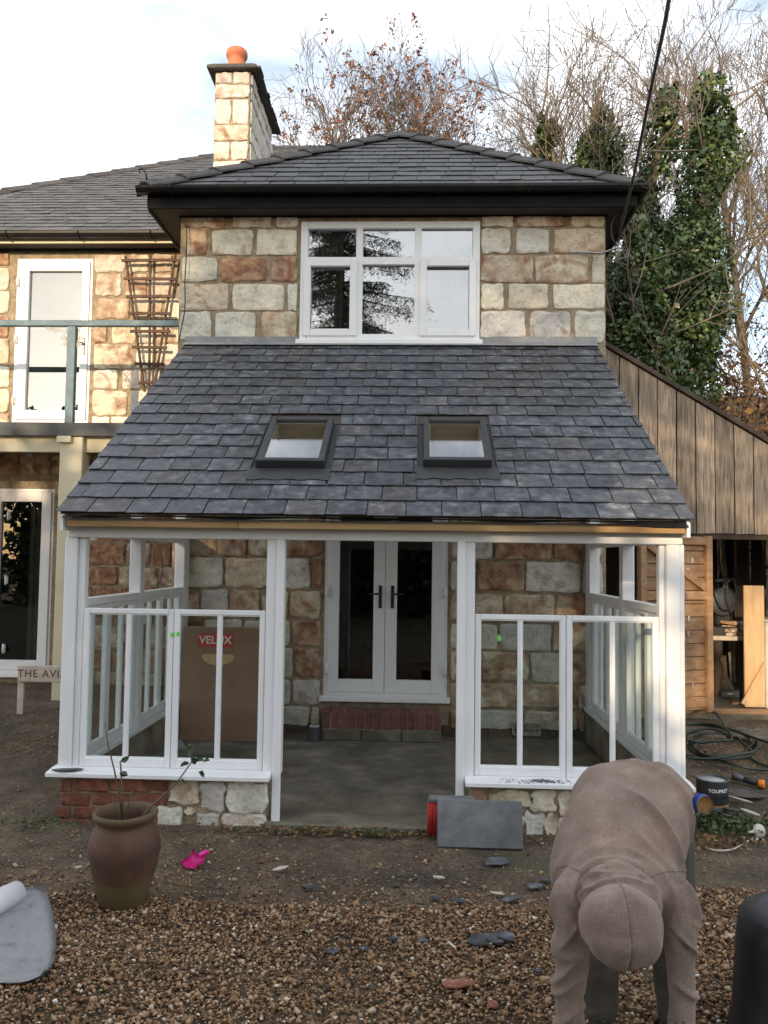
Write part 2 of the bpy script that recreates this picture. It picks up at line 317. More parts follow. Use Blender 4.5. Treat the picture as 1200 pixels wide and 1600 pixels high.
# ------------------------------------------------------------------ key dimensions from the calibration
D = 5.4 * S; YW = 8.034 * S
EXL, EXR, EY, EZ, TZ = -2.2986 * S, 1.7123 * S, (5.4 - .2123) * S, 1.9627 * S, 3.8148 * S
WXL, WXR = -2.3866 * S, 1.8106 * S
PXL, PXR = -2.3054 * S, 1.7097 * S
YL = 10.2                                     # set-back wing wall
FZ = .03                                      # porch floor

# ------------------------------------------------------------------ ground
def gz(x, y):
    x = np.asarray(x, float); y = np.asarray(y, float)
    out = 1 - (smoothstep(PXL - .05, PXL + .12, x) * (1 - smoothstep(PXR - .12, PXR + .05, x)) * (1 - smoothstep(8.3, 8.5, y)))
    z = .2 * smoothstep(5.9, 9.0, y) * out
    bank = np.clip(y - 11.6, 0, None) * .5
    bank = np.minimum(bank, 6.5 + np.clip(y - 24, 0, None) * .06)
    return z + bank * smoothstep(2.0, 5.5, x + (y - 11) * .25)
def g1(x, y): return float(gz(x, y))
xs = np.concatenate([np.linspace(-120, -7, 28), np.linspace(-6.8, 7, 150), np.linspace(7.5, 120, 40)])
ys = np.concatenate([np.linspace(-120, -6, 24), np.linspace(-5.5, 1.8, 20), np.linspace(1.9, 12, 130), np.linspace(12.5, 160, 60)])
gx, gy = np.meshgrid(xs, ys, indexing='ij')
zz = gz(gx, gy)
und = np.array([mnoise.noise(Vector((a * 2.3, b * 2.3, 0))) * .012 + mnoise.noise(Vector((a * 9, b * 9, 3))) * .006 for a, b in zip(gx.ravel(), gy.ravel())]).reshape(gx.shape)
V = np.stack([gx, gy, zz + und - .008], -1).reshape(-1, 3)
ny = len(ys); ii = (np.arange(len(xs) - 1)[:, None] * ny + np.arange(ny - 1)[None]).ravel()
ground = link('ground', np_mesh('ground', V, np.stack([ii, ii + ny, ii + ny + 1, ii + 1], 1), smooth=True), 'ground'); ground['kind'] = 'structure'

# ------------------------------------------------------------------ walls, stones
def wall_panel(x0, x1, z0, z1, holes, y0, y1):
    """a wall slab facing -Y with rectangular openings (hx0,hx1,hz0,hz1)"""
    b = MB(); X = sorted({x0, x1, *[h[i] for h in holes for i in (0, 1)]}); Z = sorted({z0, z1, *[h[i] for h in holes for i in (2, 3)]})
    for a, c in zip(X, X[1:]):
        for e, g in zip(Z, Z[1:]):
            mx_, mz = (a + c) / 2, (e + g) / 2
            if any(h[0] < mx_ < h[1] and h[2] < mz < h[3] for h in holes): continue
            b.quad((a, y0, e), (c, y0, e), (c, y0, g), (a, y0, g)); b.quad((a, y1, g), (c, y1, g), (c, y1, e), (a, y1, e))
    for h in holes + [(x0, x1, z0, z1)]:
        a, c, e, g = h
        b.quad((a, y0, e), (a, y1, e), (a, y1, g), (a, y0, g)); b.quad((c, y0, e), (c, y0, g), (c, y1, g), (c, y1, e))
        b.quad((a, y0, e), (c, y0, e), (c, y1, e), (a, y1, e)); b.quad((a, y0, g), (a, y1, g), (c, y1, g), (c, y0, g))
    bmesh.ops.remove_doubles(b.bm, verts=b.bm.verts, dist=1e-5)
    return b
PAL = [((.61, .56, .46), .14), ((.56, .54, .49), .06), ((.63, .60, .52), .15), ((.58, .51, .40), .34), ((.58, .53, .43), .46), ((.51, .49, .45), .1), ((.47, .36, .26), .58)]
def stone_color(k=None, bias=0):
    c, r = random.choice(PAL) if k is None else PAL[k]
    j = random.uniform(.86, 1.1)
    return (c[0] * j, c[1] * j * random.uniform(.97, 1.02), c[2] * j * random.uniform(.93, 1.04), min(1, max(0, r + random.uniform(-.08, .14) + bias)))
def stone_mesh(w_, h_, dep=.05, rag=1.0, nx=9, nz=7):
    sd_ = random.uniform(0, 100); vs_ = []; fs = []
    gu = [0, .035 + .02 * random.random(), .17, .32, .45, .57, .7, .84, .95 + .02 * random.random(), 1]; gv = [0, .06 + .03 * random.random(), .22, .4, .6, .78, .92, 1]
    cj = [(random.uniform(-.1, .1), random.uniform(-.1, .1)) for _ in range(4)]
    for i in range(nx + 1):
        for j in range(nz + 1):
            u, v = gu[i], gv[j]
            x, z = (u - .5) * w_, (v - .5) * h_
            # ragged sides and rounded corners
            ex = mnoise.noise(Vector((sd_, v * 3, 0))) * .014 * rag * (1 if u > .5 else -1) * abs(2 * u - 1) ** 3
            ez = mnoise.noise(Vector((u * 3, sd_, 5))) * .014 * rag * (1 if v > .5 else -1) * abs(2 * v - 1) ** 3
            cu, cv = abs(2 * u - 1), abs(2 * v - 1)
            rnd = max(0, cu * cv - .7) * .06 * min(w_, h_) * (1 + .8 * rag)
            x -= math.copysign(rnd, u - .5) if cu else 0; z -= math.copysign(rnd, v - .5) if cv else 0
            q = cj[(u > .5) * 2 + (v > .5)]; x += q[0] * w_ * .12 * (cu * cv) ** 2 * rag; z += q[1] * h_ * .3 * (cu * cv) ** 2 * rag
            y = -dep * .62 - mnoise.noise(Vector((x * 7 + sd_, z * 7, sd_))) * .013 * rag - mnoise.noise(Vector((x * 19 + sd_, z * 19, sd_))) * .006
            if i in (0, nx) or j in (0, nz): y += dep * .22
            vs_.append((x + ex, y, z + ez))
    idx = lambda i, j: i * (nz + 1) + j
    for i in range(nx):
        for j in range(nz): fs.append((idx(i, j), idx(i + 1, j), idx(i + 1, j + 1), idx(i, j + 1)))
    rim = [idx(i, 0) for i in range(nx)] + [idx(nx, j) for j in range(nz)] + [idx(i, nz) for i in range(nx, 0, -1)] + [idx(0, j) for j in range(nz, 0, -1)]
    base = len(vs_); [vs_.append((vs_[k][0] * 1.01, .004, vs_[k][2] * 1.01)) for k in rim]
    n = len(rim)
    for k in range(n): fs.append((rim[(k + 1) % n], rim[k], base + k, base + (k + 1) % n))
    me = bpy.data.meshes.new('stone'); me.from_pydata(vs_, [], fs)
    me.update()
    return me
def put_stone(parent, x0, x1, z0, z1, Y, k=None, bias=0, rag=1.05, rotz=0, dep=.032):
    if x1 - x0 < .03 or z1 - z0 < .025: return
    o = link('stone', stone_mesh(x1 - x0, z1 - z0, dep * random.uniform(.8, 1.25), rag), 'stone', parent, ((x0 + x1) / 2, Y, (z0 + z1) / 2), (0, random.uniform(-.012, .012) * rag, rotz), stone_color(k, bias))
    return o
def courses(parent, x0, x1, z0, z1, Y, hm, wm, holes=(), bias=0, pal=None, rag=1.0, gap=.03):
    z = z0
    while z < z1 - .05:
        h = min(hm * random.uniform(.8, 1.2), z1 - z)
        if z1 - (z + h) < hm * .35: h = z1 - z
        x = x0 - random.uniform(0, .6) * wm
        while x < x1:
            w_ = wm * random.uniform(.6, 1.35); a, c = max(x, x0), min(x + w_, x1)
            x += w_
            segs = [(a, c)]
            for q in holes:
                if q[2] < z + h - .02 and q[3] > z + .02:
                    segs = [t for s_ in segs for t in ((s_[0], min(s_[1], q[0])), (max(s_[0], q[1]), s_[1])) if t[1] - t[0] > .05]
            for s_ in segs:
                put_stone(parent, s_[0] + gap / 2, s_[1] - gap / 2, z + gap / 2, z + h - gap / 2, Y, random.choice(pal) if pal else None, bias, rag)
        z += h

house = thing('stone_house', 'two-storey house of squared cream and rust stone blocks with hipped slate roofs', 'house', (0, YW, 0))
# openings on the main front
def rect(u0, v0, u1, v1, Y):
    a, b = at(u0, v1, Y), at(u1, v0, Y); return a.x, b.x, a.z, b.z
wx0, wx1, wz0, wz1 = rect(468, 347, 750, 534, YW)
dx0, dx1 = at(506, 1000, YW).x, at(699, 1000, YW).x; dz0 = at(600, 1088, YW).z; dz1 = dz0 + 2.1
WTOP = at(600, 336, YW).z
front = wall_panel(WXL, WXR, 0, WTOP, [(wx0, wx1, wz0, wz1), (dx0, dx1, dz0, dz1)], YW, YW + .3).build('front_wall', 'mortar', house)
def px_rows(parent, Y, org, sc, rows, kinds, **kw):
    for (a, b, segs), ks in zip(rows, kinds):
        for (c, d), k in zip(segs, ks):
            p, q = at(org[0] + c / sc, org[1] + b / sc, Y), at(org[0] + d / sc, org[1] + a / sc, Y)
            put_stone(parent, p.x, q.x, p.z, q.z, Y, int(k) if k != '.' else None, **kw)
px_rows(front, YW, (250, 320), 2.667, [
    (44, 97, [(88, 272), (305, 462), (485, 575)]), (105, 210, [(112, 198), (218, 388), (402, 572)]),
    (220, 320, [(92, 240), (255, 442), (462, 572)]), (332, 440, [(78, 285), (302, 518), (532, 572)]),
    (448, 566, [(80, 215), (230, 398), (422, 570)])], ['442', '422', '164', '302', '113'])
px_rows(front, YW, (650, 320), 2.182, [
    (40, 76, [(225, 330), (345, 500), (530, 640)]), (82, 165, [(222, 322), (342, 452), (472, 643)]), (174, 265, [(222, 398), (408, 585), (600, 643)]),
    (272, 355, [(222, 298), (316, 448), (468, 643)]), (365, 470, [(220, 372), (390, 525), (542, 643)])], ['033', '113', '442', '202', '151'])
zr = TZ - .12
courses(front, WXL + .02, WXR - .02, .06, TZ - .1, YW, .30, .46, [(dx0 - .02, dx1 + .02, 0, dz1 + .05)], bias=.05, pal=[4, 1, 6, 3, 4, 5, 1, 5])
# other walls
b = MB(); b.box(WXL, WXL + .3, YW + .3, 12.8, 0, WTOP, 0); b.build('side_wall', 'mortar', house)
b = MB(); b.box(WXR - .3, WXR, YW + .3, 12.8, 0, WTOP, 0); sw = b.build('side_wall', 'mortar', house)
b = MB(); b.box(WXL, WXR, 12.8, 13.1, 0, WTOP, 0); b.build('back_wall', 'mortar', house)
b = MB(); b.box(WXL + .3, WXR - .3, YW + .3, 12.8, dz0 - .12, dz0 - .02, 0); b.build('room_floor', 'dark_timber', house)
b = MB(); b.box(WXL + .3, WXR - .3, YW + .3, 12.8, wz0 - .75, wz0 - .6, 0); b.build('room_floor', 'plaster', house)
b = MB(); b.box(WXL + .3, WXR - .3, YW + 2.6, YW + 2.7, wz0 - .6, WTOP - .05, 0); b.build('room_wall', 'plaster', house)
# wing
udx0, udx1, udz0, udz1 = rect(18, 404, 146, 660, YL); ldx0, ldx1, ldz0, ldz1 = rect(-28, 764, 86, 1050, YL)
LTOP = at(150, 392, YL).z; LX0 = -8.6
wing = wall_panel(LX0, WXL, 0, LTOP, [(udx0, udx1, udz0, udz1), (ldx0, ldx1, ldz0, ldz1)], YL, YL + .3).build('wing_wall', 'mortar', house)
b = MB(); b.box(LX0, LX0 + .3, YL + .3, 15, 0, LTOP, 0); b.build('side_wall', 'mortar', house)
b = MB(); b.box(LX0, WXL, 15, 15.3, 0, LTOP, 0); b.build('back_wall', 'mortar', house)
b = MB(); b.box(LX0 + .3, WXL, YL + .3, 15, udz0 - .2, udz0 - .05, 0); b.build('room_floor', 'dark_timber', house)
b = MB(); b.box(LX0 + .3, WXL, YL + 2.2, YL + 2.3, 0, LTOP, 0); b.build('room_wall', 'plaster', house)
px_rows(wing, YL, (0, 330), 3, [
    (200, 255, [(-60, 45)]), (268, 370, [(-70, 45)]), (380, 477, [(-90, 45)]), (495, 592, [(-60, 45)]), (600, 715, [(-110, 45)]), (728, 822, [(-80, 45)]), (836, 942, [(-70, 45)]), (952, 1000, [(-90, 45)]),
    (205, 285, [(445, 590), (605, 700), (715, 810)]), (296, 397, [(450, 570), (590, 690), (705, 815)]), (412, 505, [(447, 608), (630, 700), (715, 760), (775, 850)]),
    (530, 618, [(435, 503), (525, 640), (652, 722), (735, 850)]), (625, 738, [(440, 622), (640, 722), (735, 850)]), (746, 832, [(440, 553), (575, 662), (680, 760)]),
    (842, 958, [(432, 598), (612, 702), (715, 800)]), (964, 1000, [(432, 515), (525, 600)])],
    ['6', '0', '2', '6', '0', '2', '0', '3', '243', '443', '4332', '4323', '422', '201', '321', '22'])
courses(wing, LX0 + .1, udx0 - .35, udz0 - .2, LTOP, YL, .3, .5, bias=.1)
courses(wing, LX0 + .1, WXL - .02, .1, udz0 - .25, YL, .27, .42, [(ldx0 - .03, ldx1 + .03, 0, ldz1 + .04)], bias=.3, pal=[0, 2, 4, 6, 6, 3])

# ------------------------------------------------------------------ roofs
def clip(poly, a, b_, c):                      # keep a*u+b*v<=c
    out = []
    for i, p in enumerate(poly):
        q = poly[(i + 1) % len(poly)]; fp, fq = a * p[0] + b_ * p[1] - c, a * q[0] + b_ * q[1] - c
        if fp <= 0: out.append(p)
        if fp * fq < 0:
            t = fp / (fp - fq); out.append((p[0] + t * (q[0] - p[0]), p[1] + t * (q[1] - p[1])))
    return out
def area(p): return abs(sum(p[i][0] * p[(i + 1) % len(p)][1] - p[(i + 1) % len(p)][0] * p[i][1] for i in range(len(p)))) / 2
def slates(parent, O, U, Vv, poly, gauge, sw_, mats, holes=(), th=.005, jit=1.0):
    """slates on the plane O+u*U+v*Vv (v up the slope) inside a convex polygon, minus rectangular holes"""
    O, U, Vv = Vector(O), Vector(U).normalized(), Vector(Vv).normalized(); N = U.cross(Vv)
    vmax = max(p[1] for p in poly); umin, umax = min(p[0] for p in poly), max(p[0] for p in poly)
    hp = []
    for i, p in enumerate(poly):
        q = poly[(i + 1) % len(poly)]; e = (q[0] - p[0], q[1] - p[1]); hp.append((e[1], -e[0], e[1] * p[0] - e[0] * p[1]))
    row = 0; v = 0.0
    while v < vmax:
        u = umin - (sw_ * (.5 if row % 2 else 0)) - random.uniform(0, .06); first = True
        while u < umax:
            w_ = sw_ * random.uniform(.9, 1.1) if jit else sw_
            g = .0035 * random.uniform(.6, 1.6)
            bot = v - .004 + random.uniform(-.005, .005) * jit
            sk = random.uniform(-.004, .004) * jit
            quad = [(u + g, bot + sk)] + [(u + w_ * t, bot + sk * (1 - 2 * t) + random.uniform(-.004, .003) * jit) for t in (.3, .65)] + [(u + w_ - g, bot - sk), (u + w_ - g, v + gauge + .03), (u + g, v + gauge + .03)]
            if random.random() < .12 * jit: quad[0] = (quad[0][0] + .012, quad[0][1]); quad.insert(0, (u + g, bot + .015))
            pieces = [quad]
            for h in holes:
                nxt = []
                for pc in pieces:
                    if not (h[0] < u + w_ and h[1] > u and h[2] < v + gauge * .9 and h[3] > v + gauge * .1): nxt.append(pc); continue
                    nxt += [clip(pc, 1, 0, h[0]), clip(pc, -1, 0, -h[1])]
                    if h[2] > v + gauge * .35: nxt.append(clip(clip(clip(pc, 0, 1, h[2]), -1, 0, -h[0]), 1, 0, h[1]))
                pieces = nxt
            for pc in pieces:
                for a_, b2, c_ in hp:
                    if pc: pc = clip(pc, a_, b2, c_)
                if len(pc) < 3 or area(pc) < .0012: continue
                cu, cv = sum(p[0] for p in pc) / len(pc), sum(p[1] for p in pc) / len(pc)
                lift = random.uniform(0, .004) * jit; tw = random.uniform(-.012, .012) * jit
                me_ = MB()
                pts = []
                for p in pc:
                    hgt = .011 * (1 - (p[1] - v) / gauge) + lift + (p[0] - cu) * tw + .004
                    pts.append(U * (p[0] - cu) + Vv * (p[1] - cv) + N * hgt)
                me_.poly(pts, -N * th)
                mk = random.choices([m_ for m_, _ in mats], [q_ for _, q_ in mats])[0]
                me_.build('slate', mk, parent, O + U * cu + Vv * cv)
            u += w_
        v += gauge; row += 1
def hip_tiles(parent, p, q, n, wdt=.17, drop=.085):
    """overlapping angled tiles along a hip or ridge from p up to q"""
    p, q = Vector(p), Vector(q); d = (q - p) / n; dn = d.normalized(); side = dn.cross(Vector((0, 0, 1))).normalized(); up = side.cross(dn)
    for i in range(n):
        a = p + d * i - dn * .02; c = a + d * 1.02; b_ = MB(); L_ = []
        for e, lift in ((a, .05), (c, .028)):
            L_.append([e + side * wdt + up * (lift - drop), e + side * wdt * .45 + up * (lift - .02), e + up * lift, e - side * wdt * .45 + up * (lift - .02), e - side * wdt + up * (lift - drop)])
        vv = [[b_.bm.verts.new(x) for x in r_] for r_ in L_]; v2 = [[b_.bm.verts.new(x - up * .02) for x in r_] for r_ in L_]
        for k in range(4):
            b_.bm.faces.new((vv[0][k], vv[0][k + 1], vv[1][k + 1], vv[1][k])); b_.bm.faces.new((v2[0][k + 1], v2[0][k], v2[1][k], v2[1][k + 1]))
            b_.bm.faces.new((vv[0][k + 1], vv[0][k], v2[0][k], v2[0][k + 1])); b_.bm.faces.new((vv[1][k], vv[1][k + 1], v2[1][k + 1], v2[1][k]))
        for k in (0, 4): b_.bm.faces.new((vv[0][k], vv[1][k], v2[1][k], v2[0][k]))
        b_.build('hip_tile', 'ridge_tile', parent, origin=(a + c) / 2)
# main hipped roof
OV = .29; GY = YW - OV; PIT = R(34)
gl, gr_ = at(220, 292, GY), at(1006, 296, GY); EZM = (gl.z + gr_.z) / 2 + .03
rx0, rx1 = gl.x + .02, gr_.x - .02; ry0 = GY + .03
apx = at(625, 212, ry0 + 2.45)
ridx = ((rx0 + rx1) / 2); half = (rx1 - rx0) / 2
ap = Vector((apx.x, ry0 + 2.45, apx.z)); pitch = math.atan2(ap.z - EZM, 2.45)
roof = MB()
c00, c10, c11, c01 = Vector((rx0, ry0, EZM)), Vector((rx1, ry0, EZM)), Vector((rx1, ry0 + 4.9, EZM)), Vector((rx0, ry0 + 4.9, EZM))
for t in ((c00, c10, ap), (c10, c11, ap), (c11, c01, ap), (c01, c00, ap)): roof.quad(*t)
roof.quad(c00 - Vector((0, 0, .02)), c01 - Vector((0, 0, .02)), c11 - Vector((0, 0, .02)), c10 - Vector((0, 0, .02)))
main_roof = roof.build('main_roof', 'old_slate', house)
Vd = Vector((0, math.cos(pitch), math.sin(pitch))); sl = 2.45 / math.cos(pitch)
slates(main_roof, c00, (1, 0, 0), Vd, [(0, 0), (rx1 - rx0, 0), (ap.x - rx0, sl)], .235, .27, [('old_slate', 1)])
hip_tiles(main_roof, c00 + Vector((0, 0, .02)), ap + Vector((0, 0, .03)), 9); hip_tiles(main_roof, c10 + Vector((0, 0, .02)), ap + Vector((0, 0, .03)), 9)
# gutter, fascia, soffit
def gutter(parent, p, q, r=.06):
    b_ = MB(); p, q = Vector(p), Vector(q); n = 9; d = (q - p).normalized(); s_ = d.cross(Vector((0, 0, 1)))
    rings = []
    for e in (p, q):
        rings.append([b_.bm.verts.new(e + s_ * (rr * math.cos(a)) - Vector((0, 0, 1)) * (rr * math.sin(a))) for rr, seq in ((r, range(n)), (r - .008, range(n - 1, -1, -1))) for a in [math.pi * k / (n - 1) for k in seq]])
    m_ = len(rings[0])
    for k in range(m_): b_.bm.faces.new((rings[0][k], rings[0][(k + 1) % m_], rings[1][(k + 1) % m_], rings[1][k]))
    b_.bm.faces.new(rings[0]); b_.bm.faces.new(rings[1][::-1])
    o = b_.build('gutter', 'black_gutter', parent)
    L_ = (q - p).length; k = .35
    while k < L_:
        br = MB(); e = p + d * k; br.tube([e + s_ * ((r + .006) * math.cos(a)) - Vector((0, 0, 1)) * ((r + .006) * math.sin(a)) for a in [math.pi * t / 8 for t in range(9)]], .01, 4); br.build('bracket', 'black_gutter', o); k += .9
    return o
gutter(house, (rx0 - .05, GY - .02, EZM - .02), (rx1 + .05, GY - .02, EZM - .02), .065)
gutter(house, (rx1 + .03, GY - .08, EZM - .021), (rx1 + .03, GY + 4.9, EZM - .021), .062)
b = MB(); b.box(rx0 + .03, rx1 - .03, GY + .056, GY + .075, EZM - .2, EZM - .01, .003); b.box(rx0 + .04, rx1 - .04, GY + .03, GY + .055, EZM - .215, EZM - .18, .003); b.build('fascia', 'black_fascia', house)
b = MB(); b.box(rx1 - .055, rx1 - .03, GY + .08, GY + 4.9, EZM - .22, EZM - .01, .003); b.build('fascia', 'black_gutter', house)
b = MB(); b.box(rx0 + .03, rx0 + .055, GY + .08, GY + 4.9, EZM - .22, EZM - .01, .003); b.build('fascia', 'soffit', house)
b = MB(); b.box(rx0 + .06, rx1 - .06, GY + .08, GY + 4.8, EZM - .2, EZM - .18, 0); b.build('soffit', 'soffit', house)
b = MB(); b.box(WXL - .02, WXR + .02, YW - .03, YW - .003, WTOP - .03, EZM - .2, .003); b.build('wall_plate', 'black_fascia', house)
# wing roof
LGY = YL - .3; lz = (at(100, 362, LGY).z); pw = R(33)
nW = Vector((0, -math.sin(pw), math.cos(pw))); pW0 = Vector((0, LGY + .03, lz + .02))
h0, h1 = at_plane(-5, 302, pW0, nW), at_plane(338, 243, pW0, nW)
dh = (h1 - h0); t0 = (h0.z - pW0.z) / dh.z; hc = h0 - dh * t0; htop = h1 + dh * .35
UVw = lambda p: (p.x - hc.x, (p - Vector((hc.x, pW0.y, pW0.z))).dot(Vector((0, math.cos(pw), math.sin(pw)))))
ex1 = WXL + .12
b = MB(); a0 = Vector((hc.x, pW0.y, pW0.z)); a1 = Vector((ex1 + .6, pW0.y, pW0.z)); a2 = Vector((ex1 + 1.4, htop.y, htop.z))
b.quad(a0, a1, a2, htop); b.quad(a0, htop, Vector((hc.x, htop.y * 2 - a0.y, a0.z)))
b.quad(htop, a2, Vector((a2.x, htop.y * 2 - a0.y, a0.z)), Vector((hc.x, htop.y * 2 - a0.y, a0.z)))
wing_roof = b.build('wing_roof', 'old_slate', house)
uvt = UVw(htop)
vis0 = UVw(at_plane(-40, 362, pW0, nW))[0] - .7
slates(wing_roof, a0, (1, 0, 0), (0, math.cos(pw), math.sin(pw)), [(max(0, vis0), 0), (ex1 - hc.x, 0), (ex1 + .3 - hc.x, uvt[1]), (uvt[0], uvt[1])] if vis0 <= 0 else [(vis0, 0), (ex1 - hc.x, 0), (ex1 + .3 - hc.x, uvt[1]), (uvt[0], uvt[1]), (vis0, uvt[1] * vis0 / uvt[0])], .225, .27, [('old_slate', 1)])
hip_tiles(wing_roof, hc + Vector((0, 0, .02)), htop + Vector((0, 0, .02)), max(6, int(dh.length / .42 * 1.5)))
gutter(house, (hc.x, LGY - .02, lz - .02), (WXL - .03, LGY - .02, lz - .02), .07)
b = MB(); b.box(hc.x, WXL - .004, LGY + .05, LGY + .075, lz - .125, lz - .02, .003); b.build('fascia', 'cream_paint', house)
b = MB(); b.box(hc.x, WXL - .004, LGY + .076, YL + .1, lz - .12, lz - .1, 0); b.build('soffit', 'soffit', house)
b = MB(); b.box(hc.x, WXL - .004, YL - .05, YL - .004, LTOP - .02, lz - .122, .003); b.build('wall_plate', 'black_gutter', house)
# iron finial hook at the hip foot
b = MB(); fp = c00 + Vector((.03, .02, .06)); b.tube([fp, fp + Vector((-.02, 0, .1)), fp + Vector((-.05, 0, .15)), fp + Vector((-.09, 0, .14)), fp + Vector((-.085, 0, .1))], .009, 5); b.build('hip_iron', 'black_gutter', house)
b = MB(); fp = c10 + Vector((-.03, .02, .06)); b.tube([fp, fp + Vector((.04, 0, .09)), fp + Vector((.07, 0, .15)), fp + Vector((.05, 0, .19)), fp + Vector((.02, 0, .17))], .009, 5); b.build('hip_iron', 'black_gutter', house)

# chimney
CY = 10.9; cl, cr_, ctop = at(335, 180, CY).x, at(390, 180, CY).x, at(362, 112, CY).z; cz0 = at(362, 262, CY).z - .4; CY1 = CY + 1.6
b = MB(); b.box(cl, cr_, CY, CY1, cz0, ctop, .01); chim = b.build('chimney', 'mortar', house)
z = ctop - .01
for h_, split in ((.17, .5), (.21, 1), (.36, .5), (.23, 1), (.27, .48), (.26, 1), (.3, .5)):
    z2 = z - h_
    if z2 < cz0: break
    mid = cl + (cr_ - cl) * split
    for a, c in ([(cl, cr_)] if split == 1 else [(cl, mid), (mid, cr_)]): put_stone(chim, a + .012, c - .012, z2 + .012, z - .012, CY, random.choice((5, 1, 3, 5)), rag=1.2, dep=.035)
    yy = CY + .02
    while yy < CY1 - .1:
        wd = min(random.uniform(.3, .55), CY1 - yy); o = put_stone(chim, 0, wd - .024, z2 + .012, z - .012, 0, random.choice((5, 1, 1)), rag=.8, dep=.035)
        o.rotation_euler = (0, 0, R(90)); o.location = Vector((cr_, yy + wd / 2, (z + z2) / 2)) - Vector(house.location) - Vector(chim.location); yy += wd
    z = z2
b = MB(); b.box(cl - .1, cr_ + .1, CY - .1, CY1 + .1, ctop, ctop + .055, .012); b.box(cl - .06, cr_ + .06, CY - .06, CY1 + .06, ctop + .055, ctop + .085, .01)
for k in range(14):
    y_ = CY - .08 + k * .13; b.box(cr_ + .06, cr_ + .125 + random.uniform(0, .03), y_, y_ + .12, ctop + .01 + random.uniform(-.01, .01), ctop + .035, .003)
b.build('capping', 'ridge_tile', chim)
pc = at(370, 100, CY + .3)
b = MB(); b.lathe([(.13, 0), (.125, .2), (.118, .25), (.12, .28), (.142, .31), (.15, .34), (.145, .39), (.128, .41), (.1, .41), (.095, .2)], 28, (pc.x, CY + .3, ctop + .07)); b.build('chimney_pot', 'terracotta', chim)

# ------------------------------------------------------------------ windows and doors of the house
def ring(b_, x0, x1, z0, z1, t, y0, y1, bev=.005, tb=None):
    tb = tb or t
    b_.box(x0, x0 + t, y0, y1, z0, z1, bev); b_.box(x1 - t, x1, y0, y1, z0, z1, bev)
    b_.box(x0 + t - .001, x1 - t + .001, y0 + .001, y1 - .001, z1 - t, z1, bev); b_.box(x0 + t - .001, x1 - t + .001, y0 + .001, y1 - .001, z0, z0 + tb, bev)
def pane(parent, x0, x1, z0, z1, Y, mt='coated_glass'):
    b_ = MB(); b_.box(x0, x1, Y, Y + .006, z0, z1, 0); return b_.build('pane', mt, parent)
wf = YW - .035
b = MB(); ring(b, wx0, wx1, wz0, wz1, .075, wf, YW + .06, .006)
m1, m2 = at(561.5, 400, wf).x, at(653.5, 400, wf).x; tzm = at(600, 407, wf).z
b.box(m1 - .035, m1 + .035, wf + .002, YW + .058, wz0 + .07, wz1 - .07); b.box(m2 - .035, m2 + .035, wf + .002, YW + .058, wz0 + .07, wz1 - .07)
b.box(wx0 + .07, wx1 - .07, wf + .004, YW + .056, tzm - .04, tzm + .04)
b.box(wx0 - .03, wx1 + .03, wf - .07, YW + .02, wz0 - .05, wz0 + .004, .008)
win = b.build('window', 'upvc', house)
for a, c in ((wx0 + .075, m1 - .035), (m1 + .035, m2 - .035), (m2 + .035, wx1 - .075)): pane(win, a, c, tzm + .04, wz1 - .075, YW + .01)
pane(win, m1 + .035, m2 - .035, wz0 + .075, tzm - .04, YW + .01)
for a, c in ((wx0 + .035, m1 - .018), (m2 + .018, wx1 - .035)):
    b = MB(); ring(b, a, c, wz0 + .05, tzm + .01, .075, wf - .022, wf + .03, .008); s_ = b.build('sash', 'upvc', win); 
    b = MB(); b.box(a + .075, c - .075, YW + .012, YW + .018, wz0 + .125, tzm - .065, 0); b.build('pane', 'coated_glass', win)
for a, c in ((wx0 + .05, wx0 + .42), (wx1 - .3, wx1 - .05)):
    b = MB(); n = 40; v0 = []; 
    for i in range(n + 1):
        t = i / n; x = a + (c - a) * t; y = YW + .22 + .035 * math.sin(t * 44) + .01 * math.sin(t * 17)
        v0.append((b.bm.verts.new((x, y, wz0 - .1)), b.bm.verts.new((x, y, wz1 + .05))))
    for p, q in zip(v0, v0[1:]): b.bm.faces.new((p[0], q[0], q[1], p[1])).smooth = True
    b.build('curtain', 'curtain', house)
def glazed_door(parent, x0, x1, z0, z1, y, leafs, gx, hinge_sides, handle_x, hz, fr=.06, top=.13, bottom=.11, mt='door_glass', sill=True):
    b_ = MB(); ring(b_, x0, x1, z0, z1, fr, y - .02, y + .06, .005)
    if sill: b_.box(x0 - .03, x1 + .03, y - .1, y + .02, z0 - .05, z0 + .004, .006)
    d = b_.build('door', 'upvc', parent)
    for (a, c), (ga, gc) in zip(leafs, gx):
        b_ = MB(); zb, zt = z0 + fr * .6, z1 - fr * .6
        b_.box(a, ga, y - .045, y + .03, zb, zt, .006); b_.box(gc, c, y - .045, y + .03, zb, zt, .006)
        b_.box(ga - .001, gc + .001, y - .044, y + .029, zb, zb + bottom, .006); b_.box(ga - .001, gc + .001, y - .044, y + .029, zt - top, zt, .006)
        b_.build('leaf', 'upvc', d); pane(d, ga - .005, gc + .005, zb + bottom - .005, zt - top + .005, y, mt)
    for hx in hinge_sides:
        for k in (.13, .5, .85):
            b_ = MB(); zc = z0 + (z1 - z0) * k; b_.box(hx - .02, hx + .02, y - .065, y - .04, zc - .05, zc + .05, .006); b_.tube([(hx, y - .07, zc - .06), (hx, y - .07, zc + .06)], .011, 8); b_.build('hinge', 'upvc', d)
    for hx, sgn in handle_x:
        b_ = MB(); b_.box(hx - .016, hx + .016, y - .058, y - .046, hz - .13, hz + .1, .006); b_.tube([(hx, y - .05, hz + .015), (hx, y - .1, hz + .015), (hx + sgn * .04, y - .105, hz + .015), (hx + sgn * .11, y - .1, hz + .012)], .010, 8); b_.build('handle', 'handle_black', d)
    return d
ux = lambda u, Y=YW: at(u, 1000, Y).x
